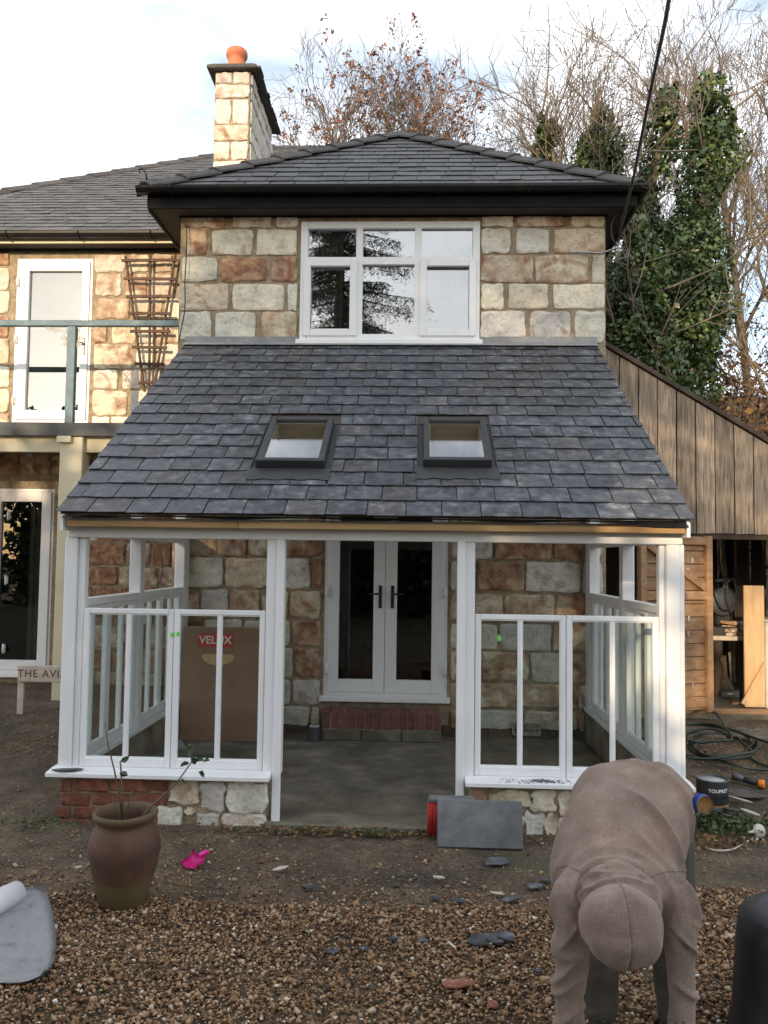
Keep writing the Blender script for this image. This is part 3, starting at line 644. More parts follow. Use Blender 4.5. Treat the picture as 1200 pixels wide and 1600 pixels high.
glazed_door(house, dx0, dx1, dz0, dz1, YW + .02, [(dx0 + .04, ux(601) - .002), (ux(601) + .002, dx1 - .04)], [(ux(529), ux(583)), (ux(619.5), ux(674))], (dx0 + .03, dx1 - .03), ((ux(593.5), -1), (ux(612.5), 1)), at(600, 930, YW).z, bottom=.13)
ul = lambda u: at(u, 600, YL).x
glazed_door(house, udx0, udx1, udz0, udz1, YL + .02, [(udx0 + .05, udx1 - .03)], [(ul(41), ul(124))], (udx0 + .03,), ((ul(130), -1),), at(130, 540, YL).z, mt='coated_glass', sill=False, bottom=.12)
glazed_door(house, ldx0, ldx1, ldz0, ldz1, YL + .02, [(ldx0 + .05, ldx1 - .03)], [(ldx0 + .17, at(80, 900, YL).x + .1)] if False else [(at(27, 900, YL).x, ldx1 - .14)] if False else [(ldx0 + .17, ldx1 - .15)], (at(12, 900, YL).x,), (), ldz0 + 1, bottom=.12)
b = MB(); n = 24; v0 = []
for i in range(n + 1):
    t = i / n; x = at(30, 900, YL).x + .3 * t; y = YL + .25 + .03 * math.sin(t * 26); v0.append((b.bm.verts.new((x, y, ldz0)), b.bm.verts.new((x, y, ldz1))))
for p, q in zip(v0, v0[1:]): b.bm.faces.new((p[0], q[0], q[1], p[1])).smooth = True
b.build('curtain', 'curtain', house)
# air brick, lead flashing on the wall
av = at(822, 1138, YW - .02)
b = MB(); ring(b, av.x - .14, av.x + .14, av.z - .065, av.z + .065, .02, YW - .065, YW + .01, .004)
for k in range(1, 8): b.box(av.x - .12 + k * .03 - .004, av.x - .12 + k * .03 + .004, YW - .058, YW, av.z - .05, av.z + .05, 0)
for k in range(1, 4): b.box(av.x - .12, av.x + .12, YW - .057, YW, av.z - .065 + k * .033 - .004, av.z - .065 + k * .033 + .004, 0)
b.build('air_brick', 'lichen', house)

# ------------------------------------------------------------------ porch
porch = thing('porch', 'white timber lean-to porch with slate roof, unfinished eaves and low brick and stone wall', 'porch', ((PXL + PXR) / 2, D, 0))
U = Vector((1, 0, 0)); rv = Vector((0, YW - EY, TZ - EZ)); SL = rv.length; rv.normalize(); rn = U.cross(rv)
RO = Vector((EXL, EY, EZ)); RW = EXR - EXL
def uv_roof(u, v, lift=0.0):
    p = at_plane(u, v, RO + rn * lift, rn); q = p - RO; return q.dot(U), q.dot(rv)
# roof windows: u/v rectangles
rws = []
for (a, b1, c, d) in (((428, 652), (520, 654), (508, 722), (397, 722)), ((664, 654), (757, 654), (769, 722), (659, 720))):
    q = [uv_roof(*p, .07) for p in (a, b1, c, d)]
    rws.append(((q[0][0] + q[3][0]) / 2, (q[1][0] + q[2][0]) / 2, (q[2][1] + q[3][1]) / 2, (q[0][1] + q[1][1]) / 2))
holes = [(a - .045, c + .045, z0 - .16, z1 + .05) for a, c, z0, z1 in rws]
op = [(a + .03, c - .03, z0 + .03, z1 - .03) for a, c, z0, z1 in rws]
b = wall_panel(.02, RW - .02, .03, SL - .002, op, .002, .022)          # drawn upright, then laid on the slope
bmesh.ops.transform(b.bm, matrix=Matrix.Translation(RO) @ Matrix((U, -rn, rv)).transposed().to_4x4(), verts=b.bm.verts)
proof = b.build('roof', 'dark_timber', porch)
slates(proof, RO, U, rv, [(0, -.01), (RW, -.01), (RW, SL), (0, SL)], SL / 17, .256, [('slate', 7), ('slate_brown', 1)], holes)
mR = Matrix((U, rv, rn)).transposed().to_4x4(); mR.translation = RO
for k, (a, c, z0, z1) in enumerate(rws):
    b = MB(); t = .046
    b.box(a, a + t, z0, z1, -.02, .085, .006, mR); b.box(c - t, c, z0, z1, -.02, .085, .006, mR)
    b.box(a + t - .001, c - t + .001, z1 - t * 1.3, z1, -.02, .084, .006, mR); b.box(a - .004, c + .004, z0 - .008, z0 + t * .8, .015, .092, .006, mR)
    b.box(a + .02, c - .02, z0 - .02, z0 + .02, -.02, .016, .002, mR)
    rw = b.build('roof_window', 'dark_grey_metal', porch)
    rw['label'] = ('roof window nearer the balcony' if k == 0 else 'roof window nearer the weatherboarded shed')
    b = MB(); b.box(a + t - .003, c - t + .003, z0 + t * .8 - .003, z1 - t * 1.3 + .003, .055, .065, 0, mR); b.build('pane', 'rooflight_glass', rw)
    b = MB(); b.box(a - .05, a - .002, z0 - .05, z1 + .05, .004, .012, .002, mR); b.box(c + .002, c + .05, z0 - .05, z1 + .05, .004, .012, .002, mR); b.box(a - .05, c + .05, z1 + .004, z1 + .06, .005, .02, .002, mR)
    b.box(a - .048, a - .038, z0 - .05, z1 + .05, .012, .025, .002, mR); b.box(c + .038, c + .048, z0 - .05, z1 + .05, .012, .025, .002, mR)
    b.build('flashing', 'dark_grey_metal', rw)
    b = MB(); n = 60; pr = []
    for i in range(n + 1):
        x = a - .05 + (c - a + .10) * i / n; r_ = []
        for j in range(5):
            y = z0 - .02 - .15 * j / 4 - (.008 * math.sin(i * .35) if j == 4 else 0); hh = .03 - .012 * j / 4 + (.0018 if i % 2 else 0)
            r_.append(b.bm.verts.new(mR @ Vector((x, y, hh))))
        pr.append(r_)
    for p, q in zip(pr, pr[1:]):
        for j in range(4): b.bm.faces.new((p[j], q[j], q[j + 1], p[j + 1]))
    b.build('apron', 'dark_grey_metal', rw)
    # plasterboard-lined shaft under the glass
    b = MB(); hz_ = z1 - t * 1.3; b.box(a + t - .001, a + t + .01, z0 + t * .8, hz_ - .012, -.2, .05, 0, mR); b.box(c - t - .01, c - t + .001, z0 + t * .8, hz_ - .012, -.2, .05, 0, mR); b.box(a + t - .001, c - t + .001, hz_ - .011, hz_ + .001, -.3, .05, 0, mR); b.build('lining', 'pale_pine', rw)
# lead flashing where the roof meets the wall
b = MB()
for k in range(4):
    x0_ = EXL + RW * k / 4; b.box(x0_ - .01, x0_ + RW / 4 + .012, YW - .03 - .003 * (k % 2), YW - .012, TZ - .02, TZ + .055 + .006 * (k % 2), .003)
    b.poly([(x0_, YW - .035, TZ - .005), (x0_ + RW / 4, YW - .035, TZ - .005), (x0_ + RW / 4, YW - .16, TZ - .064), (x0_, YW - .16, TZ - .064)], (0, .002, .006))
b.build('flashing', 'lead', porch)
# eaves: felt edge, tiling batten, white plate, rafters
b = MB(); n = 40; pts = []
for i in range(n + 1):
    x = EXL + .03 + (RW - .06) * i / n; s_ = .006 * math.sin(i * .7) + (.02 * smoothstep(33, 40, i)); pts.append((b.bm.verts.new((x, EY + .08, EZ - .002)), b.bm.verts.new((x, EY + .015, EZ - .022 - float(s_)))))
for p, q in zip(pts, pts[1:]): b.bm.faces.new((p[0], q[0], q[1], p[1]))
b.build('underlay', 'black_plastic', porch)
bx0 = at(105, 815, EY + .06).x; bx1 = at(1070, 815, EY + .06).x; jx = at(372, 815, EY + .06).x
for a, c in ((bx0, jx), (jx + .004, bx1)):
    b = MB(); b.box(a, c, EY + .05, EY + .1, EZ - .085, EZ - .043, .003); b.build('eaves_batten', 'fresh_timber', porch)
HZ = EZ - .155
b = MB(); b.box(PXL + .02, PXR - .02, D - .05, D + .06, HZ, EZ - .02, .005); b.build('head_plate', 'white_paint', porch)
b = MB(); p = Vector((EXR - .035, EY + .04, EZ - .02)); b.poly([p, p + Vector((0, .0, -.09)), p + Vector((0, .14, -.09)), p + rv * (SL - .1) + Vector((0, 0, -.09)), p + rv * (SL - .1)], (.02, 0, 0)); b.build('verge_board', 'white_paint', porch)
b = MB(); p = Vector((EXL + .015, EY + .04, EZ - .02)); b.poly([p, p + Vector((0, .0, -.09)), p + Vector((0, .14, -.09)), p + rv * (SL - .1) + Vector((0, 0, -.09)), p + rv * (SL - .1)], (.02, 0, 0)); b.build('verge_board', 'white_paint', porch)
for k in range(9):
    x = PXL + .12 + (PXR - PXL - .24) * k / 8; b = MB(); p = RO + rv * .25 - rn * .08; x = next((q_[0] + EXL - .06 if x - EXL < (q_[0] + q_[1]) / 2 else q_[1] + EXL + .06 for q_ in op if q_[0] - .03 < x - EXL < q_[1] + .03), x); b.bar((x, p.y, p.z), (x, p.y + rv.y * (SL - .3), p.z + rv.z * (SL - .3)), .045, .1); b.build('rafter', 'fresh_timber', porch)
# floor slab
b = MB(); b.box(PXL + .14, PXR - .14, D + .09, YW - .01, -.12, FZ, .012); b.box(at(416, 1270, D).x, at(732, 1270, D).x, D - .1, D + .1, -.12, FZ - .002, .012); b.build('floor_slab', 'concrete', porch)
# posts on the front
SZ = 0.2925 * S + .035                                # sill top
pd = lambda u, v=1000: at(u, v, D).x
def post(x0, x1, y0, y1, z0, z1, nm='post'):
    b_ = MB(); b_.box(x0, x1, y0, y1, z0, z1, .006); return b_.build(nm, 'white_paint', porch)
post(PXL, PXL + .085, D - .04, D + .06, SZ, HZ); post(PXL + .087, PXL + .135, D - .012, D + .06, SZ, HZ)
ml0, ml1 = pd(416), pd(443); post(ml0, ml1, D - .04, D + .07, SZ - .02, HZ); post(ml1 - .052, ml1 + .006, D - .058, D - .042, FZ - .04, HZ + .01, 'trim_board')
mr0, mr1 = pd(714), pd(741); post(mr0, mr1, D - .04, D + .07, SZ - .02, HZ); post(mr0 - .004, mr0 + .052, D - .058, D - .042, FZ + .03, HZ + .01, 'trim_board')
post(PXR - .125, PXR - .035, D - .045, D + .06, SZ, HZ); post(PXR - .165, PXR - .127, D - .012, D + .06, SZ, HZ); post(PXR - .03, PXR, D - .02, D + .06, SZ, HZ)
def sash(x0, x1, z0, z1, y, tapes=(), face=0):
    """casement with one vertical bar, built facing -Y at the origin side; face 1/-1 turns it along the porch side"""
    st, bt, tt = .036, .062, .036; w_ = x1 - x0; out = []
    def bld(bm_, nm, mt, par):
        me = bm_.mesh(nm)
        if face: me.transform(Matrix(((0, -face, 0, 0), (1, 0, 0, 0), (0, 0, 1, 0), (0, 0, 0, 1))))
        if face: o = link(nm, me, mt, par, (y, 0, 0))
        else: o = link(nm, me, mt, par, (0, y, 0))
        return o
    b_ = MB(); ring(b_, x0 + .002, x1 - .002, z0, z1, st, -.02, .025, .005, bt); b_.box((x0 + x1) / 2 - .011, (x0 + x1) / 2 + .011, -.018, .023, z0 + bt - .001, z1 - tt + .001, .004)
    # moulded inner bead
    for a, c in ((x0 + st, (x0 + x1) / 2 - .011), ((x0 + x1) / 2 + .011, x1 - st)): ring(b_, a - .001, c + .001, z0 + bt - .001, z1 - tt + .001, .008, -.012, .012, .002)
    s_ = bld(b_, 'casement', 'white_paint', porch)
    for a, c in ((x0 + st + .003, (x0 + x1) / 2 - .008), ((x0 + x1) / 2 + .008, x1 - st - .003)):
        b_ = MB(); b_.box(a, c, .0, .004, z0 + bt, z1 - tt, 0); bld(b_, 'pane', 'glass', s_)
    for tx, tz, an in tapes:
        b_ = MB(); b_.box(-.011, .011, -.0245 if True else 0, -.0225, -.014, .014, 0, Matrix.Translation((tx, 0, tz)) @ Matrix.Rotation(an, 4, 'Y')); bld(b_, 'tape', 'green_tape', s_)
    return s_
tz1 = 1.3438 * S + .01; tzb = SZ + .006
lx0, lx1, lxm = PXL + .137, ml0 - .003, pd(272)
T = lambda u, v: (at(u, v, D - .03).x, at(u, v, D - .03).z, random.uniform(-.3, .3))
sash(lx0, lxm, tzb, tz1, D, (T(269, 992),)); sash(lxm, lx1, tzb, tz1, D, (T(278, 991),))
rx_0, rx_1, rxm = mr1 + .003, PXR - .167, pd(884)
s_ = sash(rx_0, rxm, tzb, tz1, D); sash(rxm, rx_1, tzb, tz1, D)
tp = at(780, 997, D - .005); b = MB(); b.box(tp.x - .011, tp.x + .011, D - .006, D - .004, tp.z - .02, tp.z + .02, 0, None); b.build('tape', 'green_tape', s_)
# front sills
def sill(x0, x1):
    b_ = MB(); b_.poly([(0, D - .155, SZ - .036), (0, D - .155, SZ - .006), (0, D - .05, SZ + .006), (0, D + .08, SZ + .006), (0, D + .08, SZ - .036)], (x1 - x0, 0, 0))
    bmesh.ops.translate(b_.bm, verts=b_.bm.verts, vec=(x0, 0, 0)); bmesh.ops.bevel(b_.bm, geom=list(b_.bm.edges), offset=.004, segments=1, affect='EDGES')
    return b_.build('sill', 'white_paint', porch)
sx0 = at(70, 1208, D - .155).x; sx1 = at(1088, 1232, D - .155).x
sill(sx0, ml1 - .055); s2 = sill(mr0 + .055, sx1)
# sides
MY0, MY1 = 6.98, 8.3
for sgn, X in ((-1, PXL), (1, PXR)):
    xi, xo = X - sgn * .1, X
    xa, xb = min(xi, xo), max(xi, xo)
    post(xa, xb, MY0 - .05, MY0 + .06, SZ, HZ + .9 * 0 + rv.z / rv.y * (MY0 - EY) - .05); post(xa, xb, MY1 - .06, YW - .012, SZ, HZ + rv.z / rv.y * (MY1 - EY) - .05)
    b = MB(); b.box(xa - .02, xb + .02, D + .085, YW - .014, SZ - .036, SZ + .004, .004); b.build('sill', 'white_paint', porch)
    for ya, yb in ((D + .065, MY0 - .052), (MY0 + .062, MY1 - .062)):
        b = MB(); b.box(xa + .005, xb - .005, ya, yb, tz1 + .001, tz1 + .055, .004); b.build('transom', 'white_paint', porch)
        ym = (ya + yb) / 2
        for a, c in ((ya, ym), (ym, yb)): sash(a, c, tzb, tz1, (xa + xb) / 2, face=1)
    b = MB(); b.box(xa + .01, xb - .01, D + .07, YW - .014, HZ + .01, EZ - .03, .004); b.build('head_plate', 'white_paint', porch)
# low walls: mortar core with bricks and stones
dwz = SZ - .038
def core(x0, x1, y0, y1):
    b_ = MB(); b_.box(x0, x1, y0, y1, -.1, dwz, .01); return b_.build('low_wall', 'mortar', porch)
WY = D - .06
lw = core(at(94, 1260, WY).x, at(415, 1260, WY).x, WY, WY + .14)
def brick(parent, x0, x1, z0, z1, Y, mt='brick'):
    b_ = MB(); r_ = b_.box(-(x1 - x0) / 2, (x1 - x0) / 2, -.012 - random.uniform(0, .008), .04, -(z1 - z0) / 2, (z1 - z0) / 2, .007)
    for v in b_.bm.verts: v.co += Vector((random.uniform(-.004, .004), random.uniform(-.003, .003), random.uniform(-.004, .004)))
    b_.build('brick', mt, parent, ((x0 + x1) / 2, Y, (z0 + z1) / 2), (0, random.uniform(-.03, .03), 0))
org, sc_ = (60, 800), 3.0
for (y0, y1, segs) in ((1255, 1305, [(170, 335), (345, 522), (532, 610)]), (1318, 1372, [(110, 240), (250, 430), (442, 602)]), (1382, 1430, [(75, 150), (165, 330), (345, 505), (515, 560)]), (1440, 1490, [(105, 260), (275, 420), (435, 560)]), (1255, 1310, [(104, 160)])):
    for a, c in segs:
        p, q = at(org[0] + a / sc_, org[1] + y1 / sc_, WY), at(org[0] + c / sc_, org[1] + y0 / sc_, WY); brick(lw, p.x, q.x, p.z, q.z, WY)
for (a, c, y0, y1, k) in ((620, 748, 1262, 1365, 3), (760, 875, 1268, 1395, 1), (890, 1068, 1268, 1410, 1), (555, 678, 1385, 1515, 5), (738, 850, 1415, 1530, 5), (868, 1058, 1420, 1528, 0), (690, 730, 1380, 1420, 3)):
    p, q = at(org[0] + a / sc_, org[1] + y1 / sc_, WY), at(org[0] + c / sc_, org[1] + y0 / sc_, WY); put_stone(lw, p.x, q.x, p.z, q.z, WY, k, rag=2.0, bias=-.1)
rwl = core(at(733, 1270, WY).x, at(1080, 1270, WY).x, WY, WY + .14)
org, sc_ = (680, 800), 2.857
for (a, c, y0, y1, k) in ((152, 232, 1240, 1310, 6), (242, 420, 1245, 1312, 3), (428, 535, 1245, 1332, 0), (548, 640, 1255, 1360, 4), (170, 262, 1322, 1420, 5), (275, 392, 1325, 1430, 1), (402, 482, 1345, 1490, 1), (490, 540, 1345, 1440, 3), (545, 650, 1370, 1490, 5), (655, 760, 1255, 1370, 1), (770, 900, 1255, 1350, 0), (910, 1040, 1255, 1380, 3), (660, 780, 1385, 1490, 3), (790, 930, 1365, 1490, 5), (940, 1090, 1395, 1500, 0), (180, 390, 1440, 1500, 5), (1050, 1130, 1255, 1385, 4)):
    p, q = at(org[0] + a / sc_, org[1] + y1 / sc_, WY), at(org[0] + c / sc_, org[1] + y0 / sc_, WY); put_stone(rwl, p.x, q.x, p.z, q.z, WY, k, rag=2.2, bias=-.05)
for X in (PXL + .01, PXR - .12):
    b = MB(); b.box(X, X + .11, WY + .142, YW - .015, -.1, dwz, .01); b.build('low_wall', 'concrete', porch)
# loose black grit spilled on the sill
gp = []; gf = []
gc0 = at(850, 1214, D - .1)
for k in range(420):
    s_ = .0035 * random.uniform(.5, 1.6); near = random.random() < .55
    x = gc0.x + (random.gauss(0, .05) if near else random.uniform(-.3, .35)); y = D - .1 + random.gauss(0, .016) if near else D - random.uniform(.06, .148)
    y = min(max(y, D - .15), D - .055); zt = SZ - .006 + .012 * (y - (D - .155)) / .105 + .0015
    i0 = len(gp); gp += [(x - s_, y - s_, zt), (x + s_, y - s_, zt), (x, y + s_, zt), (x, y, zt + s_)]; gf += [(i0, i0 + 1, i0 + 3), (i0 + 1, i0 + 2, i0 + 3), (i0 + 2, i0, i0 + 3)]
me = bpy.data.meshes.new('slate_grit'); me.from_pydata(gp, [], gf); o = link('slate_grit', me, 'slate_brown'); meta(o, 'black slate grit spilled on the white sill beside the doorway', 'grit', kind='stuff')

# brick step at the french doors
st = thing('brick_step', 'low step of upright red bricks on a concrete base below the double doors', 'step', (at(597, 1150, 8.2).x, 8.2, FZ))
sxa, sxb = at(503, 1130, 8.08).x, at(690, 1130, 8.08).x; szt = at(597, 1114, 8.08).z; szm = at(597, 1140, 8.08).z
for k in range(3):
    b = MB(); wd = (sxb - sxa) / 3; b.box(sxa + wd * k + .003, sxa + wd * (k + 1) - .003, 8.07, YW - .06, FZ, szm - .008, .008); b.build('base_block', 'concrete', st)
for k in range(14):
    wd = (sxb - sxa) / 14; b = MB(); b.box(sxa + wd * k + .006, sxa + wd * (k + 1) - .006, 8.085 + random.uniform(0, .008), YW - .06, szm, szt + random.uniform(-.004, .004), .008); b.build('brick', 'step_brick', st, origin=(sxa + wd * (k + .5), 8.2, szm))
b = MB(); b.box(sxa + .004, sxb - .004, 8.1, YW - .064, szm - .009, szt - .012, 0); b.build('mortar_bed', 'mortar', st)
# small tin by the step
tp = at(491, 1146, 8.05); tin = thing('tin_can', 'small dented metal tin standing beside the brick step', 'tin', (tp.x, 8.05, FZ))
b = MB(); b.lathe([(.05, 0), (.052, .01), (.05, .02), (.05, .12), (.053, .13), (.046, .132), (.044, .06), (0, .06)], 20, (tp.x, 8.05, FZ)); b.build('body', 'tin_grey', tin)
b = MB(); b.lathe([(.051, .13), (.056, .135), (.056, .145), (.05, .147)], 20, (tp.x, 8.05, FZ), cap=False); b.build('rim', 'tin_bright', tin)
# cardboard carton leaning on the wall
def text_mesh(s_, size, mt, name, parent, mw, ext=.0006, spacing=1.0, font_w=0):
    cu = bpy.data.curves.new(name, 'FONT'); cu.body = s_; cu.size = size; cu.align_x = 'CENTER'; cu.align_y = 'CENTER'; cu.extrude = ext; cu.space_character = spacing; cu.offset = font_w
    o = bpy.data.objects.new('tmp', cu); C.objects.link(o); dg = bpy.context.evaluated_depsgraph_get(); me = bpy.data.meshes.new_from_object(o.evaluated_get(dg)); bpy.data.objects.remove(o); bpy.data.curves.remove(cu)
    me.materials.clear(); me.transform(mw); return link(name, me, mt, parent)
cby = 8.05; c0, c1 = at(286, 1100, cby).x, at(408, 1100, cby).x; ch = at(345, 977, cby + .1).z - FZ
box = thing('cardboard_box', 'tall brown cardboard box with a red printed label leaning in the porch corner', 'box', ((c0 + c1) / 2, cby, FZ))
lean = R(5); mB = Matrix.Translation((c0, cby - .12, FZ)) @ Matrix.Rotation(-lean, 4, 'X')
b = MB(); b.box(0, c1 - c0, 0, .14, 0, ch, .006, mB); b.build('carton', 'cardboard', box)
b = MB(); b.box(.0, c1 - c0, -.002, .0, ch - .012, ch - .006, 0, mB); b.build('tape_strip', 'curtain', box)
la, lb = at(307, 997, cby - .1), at(362, 997, cby - .1); lzc = ch - .13; lxc = (la.x + lb.x) / 2 - c0; lw_ = lb.x - la.x
b = MB(); b.box(lxc - lw_ / 2, lxc + lw_ / 2, -.004, -.001, lzc - .062, lzc + .062, 0, mB); lab = b.build('label', 'label_red', box)
text_mesh('VELUX', .105, 'print_white', 'lettering', lab, mB @ Matrix.Translation((lxc, -.0055, lzc)) @ Matrix.Rotation(R(90), 4, 'X'), font_w=.002)
b = MB(); b.poly([(lxc + .03 + .16 * math.cos(a), -.003, lzc - .17 + .055 * math.sin(a) + .015 * math.cos(2 * a)) for a in [2 * math.pi * k / 20 for k in range(20)]], (0, .002, 0)); bmesh.ops.transform(b.bm, matrix=mB, verts=b.bm.verts); b.build('torn_patch', 'ply', box)

# ------------------------------------------------------------------ balcony with rail
BY = 9.0
bal = thing('balcony', 'balcony with grey edge board, cream post and faded blue handrail', 'balcony', (at(100, 900, BY).x, BY, .18))
fz0, fz1 = at(100, 681, BY).z, at(100, 660, BY).z
b = MB(); b.box(LX0 + .5, WXL - .01, BY, BY + .035, fz0, fz1, .004); b.build('edge_board', 'grey_fascia', bal)
b = MB(); b.box(LX0 + .5, WXL - .01, BY + .036, YL - .06, fz1 - .05, fz1 - .01, .0); b.build('deck', 'grey_fascia', bal)
b = MB(); b.box(LX0 + .5, WXL - .01, BY + .04, YL - .06, fz0 + .01, fz0 + .025, .0); b.build('soffit', 'cream_paint', bal)
b = MB(); b.box(LX0 + .5, WXL - .01, BY + .1, BY + .16, fz0 - .17, fz0 + .009, .004); b.build('beam', 'cream_paint', bal)
px0, px1 = at(88, 800, BY).x, at(124, 800, BY).x
b = MB(); b.box(px0, px1, BY + .03, BY + .23, g1(px0, BY) - .05, fz0 - .001, .008); b.box(px0 - .02, px0 + .14, BY - .02, BY + .029, fz0 - .075, fz0 - .002, .006); b.build('post', 'cream_paint', bal)
rz = at(140, 503, BY).z
b = MB(); b.box(LX0 + .5, WXL - .01, BY + .04, BY + .1, rz - .035, rz + .035, .008); b.build('handrail', 'blue_paint', bal)
q0, q1 = at(101, 560, BY).x, at(113, 560, BY).x
b = MB(); b.box(q0, q1 + .01, BY + .04, BY + .11, fz1 - .01, rz - .036, .006); b.build('rail_post', 'blue_paint', bal)
b = MB(); b.box(q0 - 2.4, q0 - 2.32, BY + .04, BY + .11, fz1 - .01, rz - .036, .006); b.build('rail_post', 'blue_paint', bal)
def scroll(cx_, cz_, r0, turns, sg, y):
    return [(cx_ + sg * r0 * (1 - t * .8) * math.cos(t * turns * 2 * math.pi), y, cz_ + r0 * (1 - t * .8) * math.sin(t * turns * 2 * math.pi)) for t in [k / 22 for k in range(23)]]
for xx, sg in ((q0, -1), (q1 + .01, 1), (WXL - .02, -1)):
    b = MB(); y = BY + .07
    b.tube([(xx + sg * .0, y, rz - .3), (xx + sg * .015, y, rz - .2), (xx + sg * .07, y, rz - .1), (xx + sg * .17, y, rz - .055), (xx + sg * .28, y, rz - .04)], .006, 5)
    for c_, d_, r_, tn in ((.06, .085, .05, 1.6), (.15, .075, .038, 1.5), (.045, .17, .035, 1.6), (.225, .06, .024, 1.4), (.03, .24, .022, 1.3)):
        b.tube(scroll(xx + sg * c_, rz - d_, r_, tn, sg, y), .005, 5)
    b.build('scroll_bracket', 'white_plastic', bal)
# trellis
tr = thing('trellis', 'brown wooden fan trellis fixed to the wall beside the balcony door', 'trellis', (at(235, 560, YL).x, YL, udz0))
TY = YL - .1
for (u0, v0, u1, v1) in ((196, 400, 226, 612), (235, 398, 233, 612), (274, 398, 240, 612), (216, 400, 229, 612) if False else (276, 402, 242, 608)):
    if (u0, v0) == (276, 402): continue
    b = MB(); b.bar(at(u0, v0, TY), at(u1, v1, TY), .026, .03, .003, (0, 1, 0)); b.build('upright', 'trellis_wood', tr)
for v, u0, u1 in ((407, 190, 277), (436, 193, 275), (463, 197, 272), (490, 200, 268), (517, 203, 266), (543, 207, 261), (569, 210, 257), (598, 216, 250)):
    b = MB(); b.bar(at(u0, v + random.uniform(-1, 1), TY - .035), at(u1, v + random.uniform(-1, 1), TY - .035), .036, .022, .003, (0, 1, 0)); b.build('slat', 'trellis_wood', tr)
def wire(name, pts, r, mt, label, cat, sub=6):
    P_ = [Vector(p) for p in pts]; out = []
    for i in range(len(P_) - 1):
        a, p, q, c = P_[max(i - 1, 0)], P_[i], P_[i + 1], P_[min(i + 2, len(P_) - 1)]
        for k in range(sub):
            t = k / sub; out.append(.5 * ((2 * p) + (q - a) * t + (2 * a - 5 * p + 4 * q - c) * t * t + (-a + 3 * p - 3 * q + c) * t ** 3))
    out.append(P_[-1]); b_ = MB(); b_.tube(out, r, 6); o = b_.build(name, mt); meta(o, label, cat); return o
wire('wall_wire', [at(281, 344, YW - .06), at(291, 356, YW - .075), at(291, 400, YW - .075), at(289, 440, YW - .075), at(289, 480, YW - .075), at(284, 510, YW - .075), at(279, 535, YW - .06)], .006, 'cable', 'thin black wire running down the corner stones of the upper wall', 'wire')
wire('loose_wire', [at(236, 826, 8.28), at(250, 860, 8.26), at(254, 890, 8.25), at(247, 915, 8.26), at(240, 930, 8.28)], .006, 'cable', 'thin black wire dangling inside the porch beside the white posts', 'wire')
# sign board
SY = 8.3; s0 = at(27, 1052, SY); s1 = at(112, 1052, SY)
sg_ = thing('house_sign', 'weathered cream wooden sign with red hand-painted letters on short legs', 'sign', (s0.x, SY, g1(s0.x, SY)))
za, zb = at(60, 1066, SY).z, at(60, 1040, SY).z
b = MB(); b.box(s0.x, s1.x + .02, SY, SY + .03, za, zb, .006); bo = b.build('board', 'sign_wood', sg_)
tw_ = text_mesh('THE AVIA', .108, 'letter_red', 'lettering', bo, Matrix.Translation((at(66, 1052, SY).x, SY - .002, (za + zb) / 2)) @ Matrix.Rotation(R(90), 4, 'X'), spacing=1.12, font_w=.0005)
for u in (30, 108):
    x = at(u, 1080, SY).x; b = MB(); b.box(x - .035, x + .03, SY + .031, SY + .06, g1(x, SY) - .03, za + .1, .005); b.build('leg', 'sign_wood', sg_)

# ------------------------------------------------------------------ overhead cable with bracket
bk = thing('cable_bracket', 'galvanised arm on the upper stonework holding the overhead cable', 'bracket', at(890, 394, YW))
pA, pB = at(890, 394, YW - .055), at(940, 396, YW - .075); pC = at(966, 387, YW - .16)
b = MB(); b.bar(pA, pB, .01, .045, .002, (0, 1, 0)); b.bar(pB, pC, .01, .045, .002, (0, 1, 0)); b.tube([pC + Vector((0, 0, -.1)), pC + Vector((0, 0, .08))], .012, 6); b.build('arm', 'steel', bk)
for t in (.25, .7):
    b = MB(); q = pA.lerp(pB, t); b.tube([q + Vector((0, -.015, 0)), q + Vector((0, -.003, 0))], .012, 6); b.build('bolt', 'dark_grey_metal', bk)
cb = [pC + Vector((0, 0, .06))]
for (u, v, Y) in ((975, 335, 7.7), (988, 285, 7.15), (1002, 215, 6.4), (1020, 125, 5.5), (1036, 50, 4.75), (1046, -5, 4.2), (1062, -110, 3.3)): cb.append(at(u, v, Y))
cb += [cb[-1] + (cb[-1] - cb[-2]) * 3 + Vector((0, 0, .5)), cb[-1] + (cb[-1] - cb[-2]) * 9 + Vector((0, 0, 1))]
wire('overhead_cable', cb, .0125, 'cable', 'thick black overhead cable rising from the house wall into the sky', 'cable', 10)
wire('cable_loop', [at(966, 387, YW - .16), at(957, 372, YW - .14), at(955, 352, YW - .1), at(962, 338, YW - .1), at(975, 330, YW - .12)], .008, 'cable', 'short black loop of cable under the eaves corner', 'cable')

# ------------------------------------------------------------------ shed on the right
SHY = 8.75
shed = thing('shed', 'timber shed with weathered vertical boards above a dark open front', 'shed', (3.0, SHY, g1(3, SHY)))
sb = at(1150, 834, SHY).z; ta, tb = at(948, 545, SHY), at(1205, 698, SHY); slp = (tb.z - ta.z) / (tb.x - ta.x)
bx = at(938, 600, SHY).x; bw = (at(1187, 700, SHY).x - at(1157, 700, SHY).x); zt_ = lambda x: ta.z + slp * (x - ta.x)
k = 0; x = WXR + .02; SXE = x + bw * 22
while x < SXE - .01 and zt_(x) > sb + .1:
    b = MB(); g = .006; o_ = random.uniform(0, .008); b.poly([(x + g, SHY + o_, sb + random.uniform(-.008, .004)), (x + bw - g, SHY + o_, sb + random.uniform(-.008, .004)), (x + bw - g, SHY + o_, zt_(x + bw - g)), (x + g, SHY + o_, zt_(x + g))], (0, .022, 0))
    b.build('board', 'weathered_board', shed, origin=(x + bw / 2, SHY, sb)); x += bw; k += 1
XE = x
